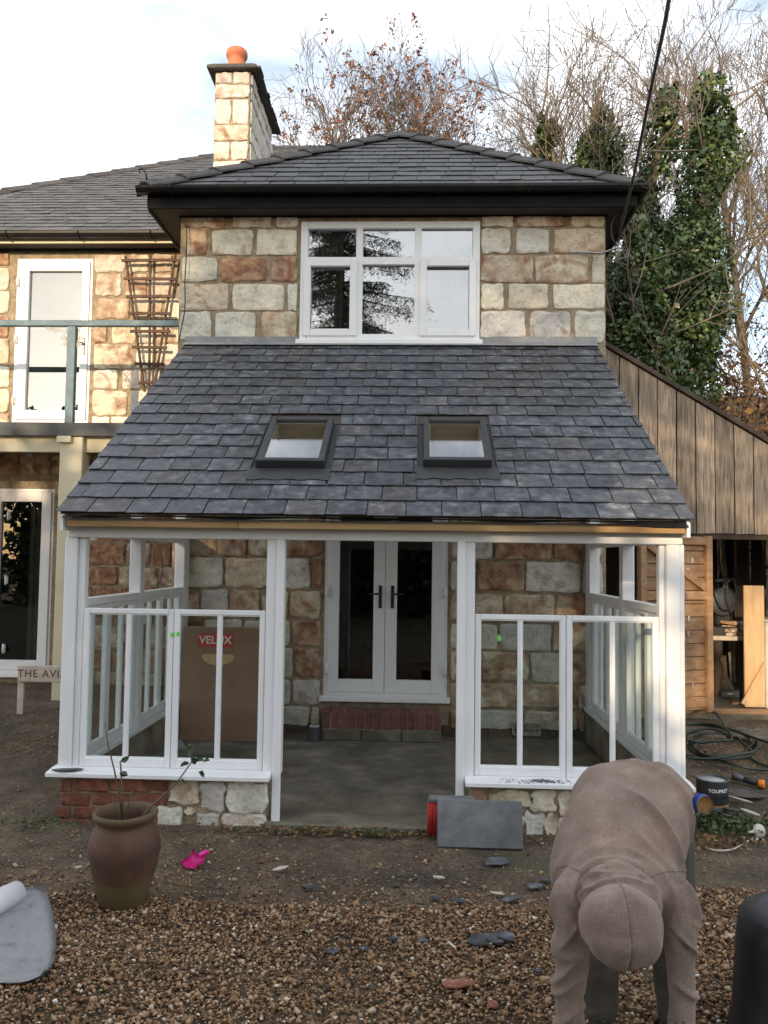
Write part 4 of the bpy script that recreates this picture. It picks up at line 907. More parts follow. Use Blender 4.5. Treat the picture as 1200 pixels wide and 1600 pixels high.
b = MB(); b.bar((WXR + .02, SHY + .07, zt_(WXR) + .03), (XE + .1, SHY + .07, zt_(XE + .08) + .03), .045, .2, .004, (0, 1, 0)); b.build('roof_edge', 'dark_timber', shed)
b = MB(); b.poly([(WXR + .02, SHY + .03, zt_(WXR) + .015), (XE + .1, SHY + .03, zt_(XE + .08) + .015), (XE + .1, 12.2, zt_(XE + .08) + .015), (WXR + .02, 12.2, zt_(WXR) + .015)], (0, 0, -.03)); b.build('roof', 'dark_timber', shed)
b = MB(); b.box(WXR + .02, XE, SHY + .03, SHY + .1, sb - .06, sb + .12, .004); b.build('lintel', 'dark_timber', shed)
for i in range(13):
    x = WXR + .05 + i * .22
    if x + .2 > XE: break
    b = MB(); b.box(x, x + .2, 11.6, 11.62, .2, zt_(x + .2) - .03, .002); b.build('back_board', 'dark_timber', shed)
b = MB(); b.box(XE - .04, XE, SHY + .03, 11.6, .1, zt_(XE) - .03, 0); b.build('side_wall', 'dark_timber', shed)
fl = .24
b = MB(); b.box(WXR + .1, XE, SHY - .02, 11.6, .05, fl, .01); b.build('floor', 'concrete', shed)
b = MB(); b.box(WXR + .1, XE + .3, SHY - .75, SHY - .03, .0, .17, .012); b.build('threshold_slab', 'concrete', shed)
b = MB(); b.box(WXR + .15, XE, SHY - .01, SHY + .06, fl, fl + .05, .005); b.build('threshold_board', 'shed_timber', shed)
# its open plank door
hgx = at(1109, 960, SHY - .02); dtop, dbot = at(1109, 838, SHY - .05).z, at(1109, 1112, SHY - .05).z
ang = R(205); dw = .92
mD = Matrix.Translation((hgx.x, SHY - .03, 0)) @ Matrix.Rotation(ang, 4, 'Z')      # local +x runs from the hinge along the leaf, +y is the face seen
dr = MB(); ddoor = None
def dbox(x0, x1, y0, y1, z0, z1, nm, mt, par, bev=.004):
    b_ = MB(); b_.box(x0, x1, y0, y1, z0, z1, bev, mD); return b_.build(nm, mt, par, origin=mD @ Vector(((x0 + x1) / 2, (y0 + y1) / 2, (z0 + z1) / 2)))
ddoor = dbox(0, .075, .0, .045, dbot, dtop, 'door', 'shed_timber', shed)
n = 13; ph = (dtop - dbot - .04) / n
for i in range(n): dbox(.02, dw, -.02 - random.uniform(0, .004), -.001, dbot + .02 + ph * i + .003, dbot + .02 + ph * (i + 1) - .003, 'plank', 'shed_timber', ddoor, .005)
dbox(dw - .075, dw, 0, .045, dbot, dtop, 'stile', 'shed_timber', ddoor)
for zc in (dbot + .1, dbot + (dtop - dbot) * .66, dtop - .05): dbox(.076, dw - .076, .001, .045, zc - .042, zc + .042, 'rail', 'shed_timber', ddoor)
b = MB(); zr0, zr1 = dbot + (dtop - dbot) * .66 + .045, dtop - .095; b.bar(mD @ Vector((.08, .022, zr0 + .03)), mD @ Vector((dw - .1, .022, zr1)), .08, .04, .004, (mD.to_3x3() @ Vector((0, 1, 0)))); b.build('brace', 'shed_timber', ddoor)
for i in range(5):
    xx = random.uniform(.15, .3); zc = (dtop - .25, dtop - .36, dbot + .95, dbot + .8, dbot + .27)[i]; b = MB(); b.box(xx, xx + .022, .0, .012, zc - .03, zc + .03, .003, mD); b.build('catch', 'tin_bright', ddoor)
# things stored inside
def shed_thing(name, label, cat, loc): return thing(name, label, cat, loc)
p = at(1165, 1100, 9.0); pl0, pl1 = at(1163, 1000, 9.0).x, at(1195, 1000, 9.0).x
b = MB(); b.box(pl0, pl1, 9.0, 9.03, fl + .03, at(1175, 915, 9.0).z, .004); o = b.build('plywood_sheet', 'ply', origin=(pl0, 9.0, fl)); meta(o, 'tall pale plywood panel standing upright at the shed opening', 'panel')
b = MB(); b.bar(at(1160, 1100, 8.93), at(1196, 1035, 8.96), .035, .025, .003, (0, 1, 0)); o = b.build('wood_strip', 'ply'); meta(o, 'thin wood offcut propped diagonally against the plywood panel', 'offcut')
b = MB(); b.box(at(1196, 1000, 9.1).x, at(1196, 1000, 9.1).x + .5, 9.1, 9.5, fl, at(1198, 972, 9.1).z, .01); b.box(at(1196, 1000, 9.1).x - .01, at(1196, 1000, 9.1).x + .51, 9.09, 9.51, at(1198, 972, 9.1).z, at(1198, 972, 9.1).z + .03, .008); o = b.build('cabinet', 'white_plastic'); meta(o, 'white cabinet standing inside the shed behind the plywood panel', 'cabinet')
bench_z = at(1130, 993, 10.0).z
wb = thing('workbench', 'dark workbench with turned leg deep inside the shed', 'workbench', (at(1130, 1000, 10).x, 10, fl))
b = MB(); b.box(at(1105, 1000, 10).x - .3, at(1166, 1000, 10).x + .6, 9.9, 10.8, bench_z - .05, bench_z, .006); b.build('top', 'sign_wood', wb)
lx = at(1121, 1050, 9.98).x
b = MB(); b.lathe([(.06, 0), (.06, .08), (.035, .1), (.055, .2), (.07, .3), (.04, .4), (.03, .42), (.05, .45), (.06, .5), (.06, bench_z - .06 - fl)], 16, (lx, 9.98, fl)); b.build('leg', 'dark_timber', wb)
b = MB(); b.lathe([(.06, 0), (.06, .08), (.035, .1), (.055, .2), (.07, .3), (.04, .4), (.03, .42), (.05, .45), (.06, .5), (.06, bench_z - .06 - fl)], 16, (lx + 1.3, 10.6, fl)); b.build('leg', 'dark_timber', wb)
# saw with round guard, wood scraps, on the bench
sp = at(1128, 940, 10.1)
sw2 = thing('bench_saw', 'dark circular saw with round pale guard sitting on the shed workbench', 'saw', (sp.x, 10.1, bench_z))
mS = Matrix.Translation((sp.x, 10.1, sp.z)) @ Matrix.Rotation(R(90), 4, 'X') @ Matrix.Rotation(R(12), 4, 'Y')
b = MB(); b.lathe([(0, 0), (.17, 0), (.17, .03), (.15, .05), (0, .05)], 26, (0, 0, 0), mS); b.build('guard', 'tin_grey', sw2)
b = MB(); b.box(sp.x - .12, sp.x + .25, 10.06, 10.4, bench_z, bench_z + .1, .01); b.build('base', 'dark_grey_metal', sw2)
b = MB(); b.tube([(sp.x + .05, 10.2, sp.z), (sp.x + .2, 10.2, sp.z + .16), (sp.x + .1, 10.2, sp.z + .27), (sp.x - .05, 10.2, sp.z + .24)], .028, 8); b.box(sp.x - .07, sp.x + .12, 10.12, 10.35, bench_z + .1, sp.z, .02); b.build('motor', 'black_plastic', sw2)
for i in range(16):
    x, z = at(random.uniform(1138, 1164), random.uniform(925, 985), 10.0).xz; z = bench_z + .012 + (i // 4) * .042
    b = MB(); b.box(-.08, .08, -.04, .04, -.018, .018, .004, Matrix.Rotation(random.uniform(-.3, .3), 4, 'Y') @ Matrix.Rotation(random.uniform(0, 3), 4, 'Z')); o = b.build('wood_offcut', random.choice(('ply', 'sign_wood', 'shed_timber')), loc=(x + random.uniform(-.02, .02), 10.0 + random.uniform(-.05, .15), z + .012)); meta(o, 'short wood offcut in the heap on the shed workbench', 'offcut', 'offcuts heaped on the workbench')
for k, (u, w_, mt_, lab) in enumerate(((1112, .09, 'shed_timber', 'brown plank leaning upright behind the workbench end'), (1140, .07, 'weathered_board', 'narrow grey plank leaning against the shed back wall'), (1152, .12, 'dark_timber', 'wide dark plank leaning against the shed back wall'))):
    b = MB(); x_ = at(u, 900, 11.2).x; b.bar((x_, 11.1, fl), (x_ + .1 * (k - 1), 11.5, fl + 1.9), w_, .03, .003, (0, 1, 0)); o = b.build('leaning_plank', mt_); meta(o, lab, 'plank')
wire('shed_cable', [at(u, v, 9.95) for u, v in ((1111, 905), (1116, 930), (1128, 952), (1142, 948), (1150, 925), (1146, 905), (1136, 912), (1134, 935), (1144, 962))], .009, 'cable', 'black cable looped over the tools inside the shed', 'cable')
b = MB(); b.box(at(1138, 1000, 9.4).x, at(1190, 1000, 9.4).x + .2, 9.3, 9.34, fl + .002, fl + .03, .004); o = b.build('floor_batten', 'shed_timber'); meta(o, 'orange wood batten lying on the shed floor', 'batten')
b = MB(); tpp = at(1140, 1082, 9.7); b.lathe([(.05, 0), (.05, .2), (.045, .21), (0, .21)], 16, (0, 0, 0), Matrix.Translation((tpp.x - .1, 9.7, fl + .055)) @ Matrix.Rotation(R(90), 4, 'Y')); o = b.build('sealant_tube', 'tin_grey'); meta(o, 'dark cylindrical tube lying on the shed floor under the bench', 'tube')

# ------------------------------------------------------------------ plant pot and rose
pp = at_z(192, 1412, 0)
pot = thing('plant_pot', 'large brown glazed clay pot with pale lower band on the gravel', 'pot', pp)
b = MB(); b.lathe([(.108, 0), (.115, .01), (.135, .08), (.162, .18), (.180, .27), (.181, .31), (.168, .365), (.145, .40), (.138, .415), (.152, .43), (.163, .445), (.165, .462), (.158, .472), (.146, .47), (.138, .45), (.13, .41), (.15, .35), (.0, .345)], 40, (0, 0, 0))
for v in b.bm.verts: v.co *= 1 + .012 * mnoise.noise(v.co * 9)
po = b.build('pot_body', 'clay_pot', pot, loc=pp)
def pot_band():
    m = M['clay_pot']; n = m.node_tree.nodes; l = m.node_tree.links.new; p = n['Principled BSDF']; src = p.inputs['Base Color'].links[0].from_socket
    tcn = [x for x in n if x.type == 'TEX_COORD'][0]; sx = n.new('ShaderNodeSeparateXYZ'); l(tcn.outputs['Object'], sx.inputs[0]); nz = n.new('ShaderNodeTexNoise'); nz.inputs['Scale'].default_value = 9
    l(tcn.outputs['Object'], nz.inputs['Vector']); ad = n.new('ShaderNodeMath'); ad.operation = 'MULTIPLY_ADD'; ad.inputs[1].default_value = .05; l(nz.outputs['Fac'], ad.inputs[0]); l(sx.outputs[2], ad.inputs[2])
    r = ramp(n, [(.155, (1, 1, 1)), (.185, (0, 0, 0)), (.44, (0, 0, 0)), (.47, (.6, .6, .6))]); l(ad.outputs[0], r.inputs[0])
    mx = n.new('ShaderNodeMix'); mx.data_type = 'RGBA'; mx.inputs['B'].default_value = (.10, .072, .03, 1); l(r.outputs[0], mx.inputs['Factor']); l(src, mx.inputs['A']); l(mx.outputs['Result'], p.inputs['Base Color'])
pot_band()
b = MB(); b.lathe([(.148, .352), (.1, .365), (0, .37)], 24, pp); b.build('soil', 'soil', pot)
rose = thing('rose_plant', 'bare spindly rose with a few leaves growing in the clay pot', 'plant', pp + Vector((0, 0, .36)))
b = MB(); tips = []
for pts in (((195, 1300), (186, 1240), (178, 1200), (169, 1165), (164, 1128)), ((190, 1300), (192, 1250), (188, 1190)), ((200, 1300), (235, 1262), (275, 1225), (300, 1190)), ((196, 1300), (200, 1262), (206, 1236)), ((192, 1302), (182, 1270), (176, 1245))):
    P_ = [at(u, v, pp.y - .02 * i) for i, (u, v) in enumerate(pts)]; P_[0].z = pp.z + .36; b.tube(P_, [.006 - .0009 * i for i in range(len(P_))], 5); tips.append(P_)
b.build('stem', 'rose_stem', rose)
def leaf_mesh(l_, w_):
    me = bpy.data.meshes.new('leaf'); me.from_pydata([(0, 0, 0), (l_ * .35, w_, .006), (l_ * .75, w_ * .7, .0), (l_, 0, -.012), (l_ * .75, -w_ * .7, 0), (l_ * .35, -w_, .006), (l_ * .5, 0, -.008)], [], [(0, 6, 1), (1, 6, 2), (2, 6, 3), (3, 6, 4), (4, 6, 5), (5, 6, 0)]); return me
lm = leaf_mesh(.05, .016)
for (u, v) in ((300, 1170), (308, 1180), (312, 1190), (298, 1184), (310, 1206), (318, 1190), (302, 1164), (200, 1212), (290, 1225), (188, 1190), (296, 1192)):
    link('leaf', lm, 'rose_leaf', rose, at(u, v, pp.y - .06), (random.uniform(.3, 2.2), random.uniform(-.6, .9), random.uniform(0, 6.2)))

# ------------------------------------------------------------------ roofing underlay, slab, brush, scoop
b = MB(); rows = []
edge = [(1384, 70), (1394, 73), (1410, 78), (1430, 83), (1452, 87), (1475, 88), (1497, 86), (1512, 80), (1524, 70), (1532, 55), (1537, 30)]
for i, (v, ue) in enumerate(edge):
    t = 1 - i / (len(edge) - 1); r_ = []
    for j in range(13):
        s_ = j / 12; lift = .027 + .07 * t ** 3 * s_ ** 2 + .02 * s_ ** 4 * t
        u = -120 + (ue + 120) * s_; p = at_z(u, v + 8 * (1 - s_) * t, lift); p.z += .006 * mnoise.noise(Vector((s_ * 4, t * 4, 2))); r_.append(b.bm.verts.new(p))
    rows.append(r_)
for p, q in zip(rows, rows[1:]):
    for j in range(12): b.bm.faces.new((p[j], p[j + 1], q[j + 1], q[j])).smooth = True
bmesh.ops.solidify(b.bm, geom=b.bm.faces[:], thickness=.003)
mem = thing('roofing_membrane', 'partly unrolled sheet of grey roofing membrane on the gravel', 'membrane', at_z(20, 1500, 0))
b.build('sheet', 'felt_grey', mem)
b = MB(); ra, rb = at_z(-90, 1450, .075), at_z(27, 1396, .075); sp_ = []
b.tube([ra, rb], .062, 28)
dd = (rb - ra).normalized(); xx = dd.cross(Vector((0, 0, 1)))
b.tube([rb + xx * (.058 - .002 * k) * math.cos(k * .5) + Vector((0, 0, 1)) * (.058 - .002 * k) * math.sin(k * .5) + dd * .002 for k in range(24)], .003, 4)
b.build('roll', 'felt_white', mem)
sbase = at_z(683, 1322, .0); sb2 = at_z(818, 1330, .0); syc = (sbase.y + sb2.y) / 2
slab = thing('paving_slab', 'grey rectangular paving slab leaning against the low stone wall', 'slab', (sbase.x, syc, 0))
wd = (sb2 - sbase).length; mS = Matrix.Translation((sbase.x, syc, 0)) @ Matrix.Rotation(-R(17), 4, 'X')
b = MB(); b.box(0, wd, 0, .042, 0, .285, .006, mS)
for v in b.bm.verts: v.co += Vector((1, 1, 1)) * .0035 * mnoise.noise(v.co * 20)
b.build('slab_body', 'slab', slab)
bh = thing('broom_head', 'broom head with red bristles tucked behind the leaning slab', 'broom', (at(690, 1256, 5.38).x, 5.38, FZ))
ba, bb = at(674, 1251, 5.40), at(742, 1251, 5.40)
b = MB(); b.box(ba.x - .02, bb.x, 5.39, 5.46, ba.z - .012, ba.z + .022, .008); b.build('stock', 'slab', bh)
b = MB()
for i in range(26):
    for j in range(3):
        x = ba.x - .015 + i * (bb.x - ba.x) / 26; y = 5.4 + j * .022; b.tube([(x, y, ba.z - .012), (x + random.uniform(-.012, .004), y - .008, FZ + .004)], .0065, 4)
b.build('bristles', 'bristle', bh)
sp = at_z(304, 1354, 0); mSc = Matrix.Translation((sp.x, sp.y, .004)) @ Matrix.Rotation(R(72), 4, 'Z') @ Matrix.Scale(1.0, 4)
scoop = thing('toy_scoop', 'bright pink plastic toy scoop lying on the bare earth', 'toy', sp)
b = MB(); n = 9; g_ = []
for i in range(n):
    r_ = []
    for j in range(n):
        x, y = -.055 + .11 * i / (n - 1), (-.5 + j / (n - 1)) * (.10 if i > 1 else .11); e = abs(j / (n - 1) - .5) * 2
        r_.append(b.bm.verts.new(mSc @ Vector((x, y, .004 + .035 * e ** 4 + .04 * max(0, (x - .02) / .035) ** 2))))
    g_.append(r_)
for p, q in zip(g_, g_[1:]):
    for j in range(n - 1): b.bm.faces.new((p[j], p[j + 1], q[j + 1], q[j])).smooth = True
bmesh.ops.solidify(b.bm, geom=b.bm.faces[:], thickness=.003); b.build('pan', 'pink_plastic', scoop)
b = MB(); b.tube([mSc @ Vector(p) for p in ((.05, 0, .04), (.08, 0, .045), (.12, 0, .04), (.14, 0, .034), (.15, 0, .03))], [.010, .012, .013, .012, .006], 10); b.build('handle', 'pink_plastic', scoop)
# broken slates
def scrap(u, v, sz, asp, rot, mt='slate', lab='broken slate fragment lying on the gravel', cat='slate fragment', z=None, nm='slate_fragment', grp='slate fragments on the gravel', lift=.012, loc=None):
    c = loc or at_z(u, v, 0); b_ = MB(); n = random.randint(5, 7); s_ = sz / F * c.y
    pts = [(s_ * .5 * math.cos(a + random.uniform(-.25, .25)) * random.uniform(.85, 1.15), s_ * asp * .5 * math.sin(a + random.uniform(-.25, .25)), 0) for a in [2 * math.pi * k / n for k in range(n)]]
    b_.poly(pts, (0, 0, .006)); o = b_.build(nm, mt, loc=(c.x, c.y, (g1(c.x, c.y) + lift) if z is None else z), rot=(random.uniform(-.12, .12), random.uniform(-.12, .12), rot)); meta(o, lab, cat, grp); return o
for u, v, sz, asp, r_ in ((519, 1490, 26, .9, .2), (569, 1487, 22, .8, .9), (660, 1474, 16, .8, .3), (619, 1471, 24, .6, .1), (717, 1411, 20, .8, .1), (681, 1405, 20, .8, .5), (837, 1388, 26, .7, .1), (851, 1378, 20, .8, .9), (484, 1390, 16, 1.2, 1.2), (470, 1535, 14, .8, .4), (842, 1522, 14, .8, .4)): scrap(u, v, sz, asp, r_)
scrap(775, 1349, 44, .9, -.2, lab='larger broken slate lying on the earth before the leaning slab', grp=None)
scrap(800, 1408, 40, .5, .7, lab='long narrow slate shard beside a pale leaf on the gravel', grp=None)
for k, (u, v, sz) in enumerate(((752, 1474, 48), (774, 1475, 34), (792, 1473, 34))): scrap(u, v, sz, .9, .3 + k, lab='broken slate in the small heap of slates on the gravel', grp='heaped broken slates', lift=.014 + .008 * k)
scrap(0, 0, 48, .6, .15, loc=Vector((at(108, 1198, D - .1).x, D - .1, 0)), z=SZ + .004, lab='pointed slate offcut lying on the white window sill', grp=None)
scrap(717, 1542, 60, .5, .5, 'brick', 'flat reddish brown brick piece sunk in the gravel', 'brick piece', nm='brick_piece', grp=None)
scrap(770, 1575, 26, .7, 1.5, 'brick', 'small dark red brick chip in the gravel', 'brick piece', nm='brick_piece', grp=None)
for u, v, sz, asp, r_, lab in ((437, 1362, 26, .35, .5, 'pale dry leaf lying on the bare earth'), (777, 1401, 24, .4, -.6, 'cream curled leaf beside the slate shard'), (685, 1376, 20, .4, -.5, 'pale grey chip on the dark earth patch'), (594, 1520, 16, .35, -1.0, 'short pale wood splinter on the gravel'), (706, 1483, 26, .16, -1.1, 'long pale wood splinter near the slate heap'), (310, 1358, 14, .7, 0, 'white scrap beside the plant pot') if False else (122, 1360, 12, .7, 0, 'small white scrap of plastic on the earth')):
    o = scrap(u, v, sz, asp, r_, 'white_plastic' if 'white' in lab else 'sign_wood', lab, 'debris', nm='debris', grp=None, lift=.016)

# ------------------------------------------------------------------ black tub
tx = Vector((at(1150, 1500, 3.2).x + .275, 3.2, 0)); tub = thing('black_tub', 'upturned black plastic tub with a rounded base edge on the gravel', 'tub', tx)
b = MB(); b.lathe([(.262, .055), (.285, .05), (.29, .065), (.285, .1), (.277, .12), (.268, .25), (.257, .4), (.25, .455), (.235, .49), (.205, .508), (.15, .512), (.145, .505), (0, .503)], 56, tx, wob=.006); b.build('shell', 'black_plastic', tub)
for k in range(4):
    a = .6 + k * math.pi / 2; b = MB(); q = tx + Vector((.24 * math.cos(a), .24 * math.sin(a), 0)); b.box(q.x - .03, q.x + .03, q.y - .02, q.y + .02, .0, .07, .006); b.build('lug', 'black_plastic', tub)

# ------------------------------------------------------------------ clutter by the shed
def on(u, v, z=None):
    p = at_z(u, v, 0)
    for _ in range(6): p = at_z(u, v, g1(p.x, p.y))
    return p
tp = on(1113, 1262); pt = thing('paint_tin', 'open grey tin with pale lettering and rusty base beside the porch sill', 'tin', tp)
rr = 23 / F * tp.y
b = MB(); b.lathe([(rr, .045), (rr, .2), (rr + .004, .205), (rr + .004, .212), (rr - .006, .214), (rr - .008, .185), (0, .18)], 32, tp); tb_ = b.build('body', 'tin_grey', pt)
b = MB(); b.lathe([(rr - .003, 0), (rr + .001, .005), (rr - .0015, .0445)], 32, tp); b.build('base_band', 'rust', pt)
b = MB(); b.lathe([(rr - .009, .19), (rr - .0095, .2), (0, .202)], 24, tp); b.build('residue', 'paint_inside', pt)
def arc_text(s_, size, z, mt, col_off):
    cu = MB()
    o = text_mesh(s_, size, mt, 'lettering', tb_, Matrix.Identity(4), ext=.0003, font_w=.0006)
    for v in o.data.vertices:
        a = -math.pi / 2 + v.co.x / rr + col_off; r_ = rr + .0012 + v.co.z; v.co = (tp.x + r_ * math.cos(a), tp.y + r_ * math.sin(a), tp.z + z + v.co.y)
arc_text('TOUPRET', .034, .145, 'print_white', .1); arc_text('MASTIC', .024, .095, 'handle_black', -.35); arc_text('VITRIER', .024, .095, 'handle_black', .55)
tp2 = on(1101, 1280); t2 = thing('blue_tin', 'tipped-over rusty tin with a blue rim in front of the grey tin', 'tin', tp2)
r2 = 17 / F * tp2.y; m2_ = Matrix.Translation((tp2.x, tp2.y + .05, tp2.z + r2)) @ Matrix.Rotation(R(28), 4, 'Z') @ Matrix.Rotation(R(90), 4, 'X')
b = MB(); b.lathe([(0, .02), (r2 * .93, .02), (r2 * .95, .03), (r2 * .96, -.1), (0, -.1)], 28, (0, 0, 0), m2_); b.build('lid', 'rust', t2)
b = MB(); b.lathe([(r2 * .94, .021), (r2 * 1.0, .022), (r2 * 1.03, .005), (r2 * 1.0, -.035), (r2 * .965, -.04)], 28, (0, 0, 0), m2_, cap=False); b.build('rim', 'blue_tin', t2)
# hose
hp_ = []; hc_ = on(1105, 1172)
for k in range(150):
    a = k * .21; rad = .38 + .14 * math.sin(k * .13) + .08 * math.sin(k * .37); x = hc_.x + .05 + rad * math.cos(a) * 1.0 + .1 * math.sin(k * .05); y = hc_.y + .15 + rad * math.sin(a) * 1.15 + .12 * math.sin(k * .09)
    x = max(x, PXR + .06 + .015 * math.sin(k * 2.1)); hp_.append((x, y, g1(x, y) + .016 + .022 * ((k // 30) % 4) + .012 * math.sin(k * .9)))
for (u, v) in ((1165, 1178), (1180, 1192), (1200, 1200), (1230, 1205)): q = on(u, v); hp_.append((q.x, q.y, q.z + .016))
wire('garden_hose', hp_, .0125, 'green_hose', 'dark green garden hose in loose coils beside the porch', 'hose', 3)
hq = [on(u, v) for u, v in ((1062, 1134), (1090, 1122), (1115, 1124), (1132, 1138), (1128, 1155), (1112, 1170), (1092, 1176))]
wire('grey_hose', [(p.x, p.y, p.z + .03 + .05 * math.sin(i)) for i, p in enumerate(hq)], .014, 'trousers', 'stiff grey pipe looped above the green hose coils', 'pipe')
g0, g_1 = on(1144, 1222), on(1196, 1232)
gun = thing('spray_gun', 'black hose nozzle with an orange collar lying on the earth', 'nozzle', g0)
dv = (g_1 - g0); P_ = lambda t, h=.035: g0 + dv * t + Vector((0, 0, h))
b = MB(); b.tube([P_(0, .05), P_(.08, .05), P_(.2, .045), P_(.42, .03)], [.028, .034, .03, .014], 12); b.build('nozzle', 'tin_grey', gun)
b = MB(); b.tube([P_(.35, .035), P_(.5, .035), P_(.78, .03)], [.02, .026, .024], 12); b.build('grip', 'black_plastic', gun)
b = MB(); b.tube([P_(.78, .03), P_(.8, .03), P_(.95, .03), P_(.98, .03)], [.022, .033, .033, .024], 12); b.build('collar', 'orange_plastic', gun)
for i, (u, v, sz, asp, r_) in enumerate(((1165, 1243, 70, .6, -.15), (1128, 1272, 60, .45, .35), (1150, 1275, 44, .5, -.7), (1158, 1255, 40, .5, -.4), (1140, 1290, 30, .3, -.8))): scrap(u, v, sz, asp, r_, 'slate_brown', 'dark offcut of roofing sheet heaped beside the grey tin', 'offcut', nm='sheet_offcut', grp='offcuts beside the grey tin', lift=.015 + .012 * i, loc=on(u, v))
for i, (u, v, r_) in enumerate(((1155, 1262, -.8), (1172, 1283, -.9))): scrap(u, v, 36, .25, r_, 'white_plastic', 'white paint-splashed wood sliver among the dark offcuts', 'offcut', nm='wood_sliver', grp='white slivers', lift=.06, loc=on(u, v))
q = on(1186, 1312); plug = thing('cable_reel', 'cream plastic socket with a trailing white lead on the ground', 'socket', q)
mP = Matrix.Translation(q + Vector((0, .02, .05))) @ Matrix.Rotation(R(70), 4, 'X') @ Matrix.Rotation(R(20), 4, 'Y')
b = MB(); b.lathe([(0, 0), (.036, 0), (.044, .01), (.04, .026), (.022, .034), (0, .035)], 20, (0, 0, 0), mP); b.build('body', 'white_plastic', plug)
for a in (3.3, 4.2, 5.0):
    b = MB(); b.tube([mP @ Vector((.05 * math.cos(a), .05 * math.sin(a), .02)), mP @ Vector((.085 * math.cos(a), .085 * math.sin(a), .01))], [.011, .006], 6); b.build('prong', 'white_plastic', plug)
wq = [on(u, v) + Vector((0, 0, .012)) for u, v in ((1178, 1312), (1160, 1322), (1145, 1330), (1125, 1332), (1108, 1329), (1098, 1322))]
wire('white_lead', wq, .005, 'white_plastic', 'thin white lead curling across the earth from the socket', 'cord')

# ------------------------------------------------------------------ gravel and loose stones
k6 = np.arange(6) * math.pi / 3
IV = np.concatenate([np.stack([np.cos(k6), np.sin(k6), np.where(np.arange(6) % 2, .3, -.3)], 1), [[.1, 0, 1], [-.1, .1, -1]]])
IF_ = np.array([[a, (a + 1) % 6, 6] for a in range(6)] + [[(a + 1) % 6, a, 7] for a in range(6)])
def pebbles(name, x, y, size, zoff, tint):
    n = len(x); sc_ = size[:, None] * np.stack([rng.uniform(.8, 1.3, n), rng.uniform(.65, 1.0, n), rng.uniform(.4, .75, n)], 1)
    Vv = IV[None] * (1 + rng.uniform(-.28, .28, (n, len(IV), 1))) * sc_[:, None]
    a, t1, t2 = rng.uniform(0, 6.28, n), rng.normal(0, .45, n), rng.normal(0, .45, n)
    def rot(A, i, j, an): c, s_ = np.cos(an)[:, None], np.sin(an)[:, None]; A[:, :, i], A[:, :, j] = A[:, :, i] * c - A[:, :, j] * s_, A[:, :, i] * s_ + A[:, :, j] * c
    rot(Vv, 1, 2, t1); rot(Vv, 0, 2, t2); rot(Vv, 0, 1, a)
    Vv += np.stack([x, y, zoff], 1)[:, None]
    Fc = (IF_[None] + (np.arange(n) * len(IV))[:, None, None]).reshape(-1, 3)
    return np_mesh(name, Vv.reshape(-1, 3), Fc, np.repeat(tint, len(IV)), smooth=False)
n = 82000
x = rng.uniform(-2.9, 2.9, n); y = rng.uniform(2.35, 4.75, n)
bnd = np.array([4.36 + .12 * mnoise.noise(Vector((a * 1.7, 1, 0))) + .05 * mnoise.noise(Vector((a * 7, 2, 0))) for a in x]) + .35 * smoothstep(.55, 1.2, x) + .1 * smoothstep(-1.2, -2.0, x)
keep = (y < bnd) | (rng.random(n) < .30 * np.exp(-(y - bnd) / .22))
keep &= ~((np.abs(x - pp.x) < .1) & (np.abs(y - pp.y) < .1))
x, y = x[keep], y[keep]; n = len(x)
patch = np.array([mnoise.noise(Vector((a * 1.6, b_ * 1.6, 7))) for a, b_ in zip(x, y)])
ti = np.clip(rng.beta(2.0, 2.6, n) + .14 * patch + np.where(rng.random(n) < .05, .4, 0), 0, 1)
sz = .0077 * np.exp(rng.normal(0, .36, n))
grav = link('gravel', pebbles('gravel', x, y, sz, gz(x, y) + rng.uniform(-.004, .016, n), ti), 'pebble'); meta(grav, 'brown and tan angular gravel covering the front yard', 'gravel', kind='stuff')
n = 26000
x = rng.uniform(-4.6, 4.2, n); y = np.where(rng.random(n) < .6, rng.uniform(4.1, 5.7, n), rng.uniform(4.2, 8.6, n))
ins = (x > PXL - .02) & (x < PXR + .02) & (y > D - .2)
dens = np.array([mnoise.noise(Vector((a * 1.1, b_ * 1.1, 3))) for a, b_ in zip(x, y)]); keep = (~ins & (rng.random(n) < .5 + .9 * dens)) | ((x > PXL + .2) & (x < PXR - .2) & (y > D + .1) & (y < YW - .1) & (rng.random(n) < .06))
x, y = x[keep], y[keep]; n = len(x)
lo = link('loose_stones', pebbles('loose_stones', x, y, .0042 * np.exp(rng.normal(0, .5, n)), np.where((x > PXL) & (x < PXR) & (y > D - .1), FZ, gz(x, y)) + .001, np.clip(rng.beta(2.2, 2.6, n), 0, 1)), 'pebble'); meta(lo, 'scattered small stones trodden into the bare earth', 'stones', kind='stuff')
# black slate dust patch
n = 1500; c_ = at_z(640, 1372, 0); x = c_.x + rng.normal(0, .2, n); y = c_.y + rng.normal(0, .09, n)
du = link('slate_dust', pebbles('slate_dust', x, y, .0028 * np.exp(rng.normal(0, .4, n)), gz(x, y) + .001, rng.uniform(0, .12, n)), 'slate'); meta(du, 'dark patch of slate chippings on the earth before the doorway', 'chippings', kind='stuff')
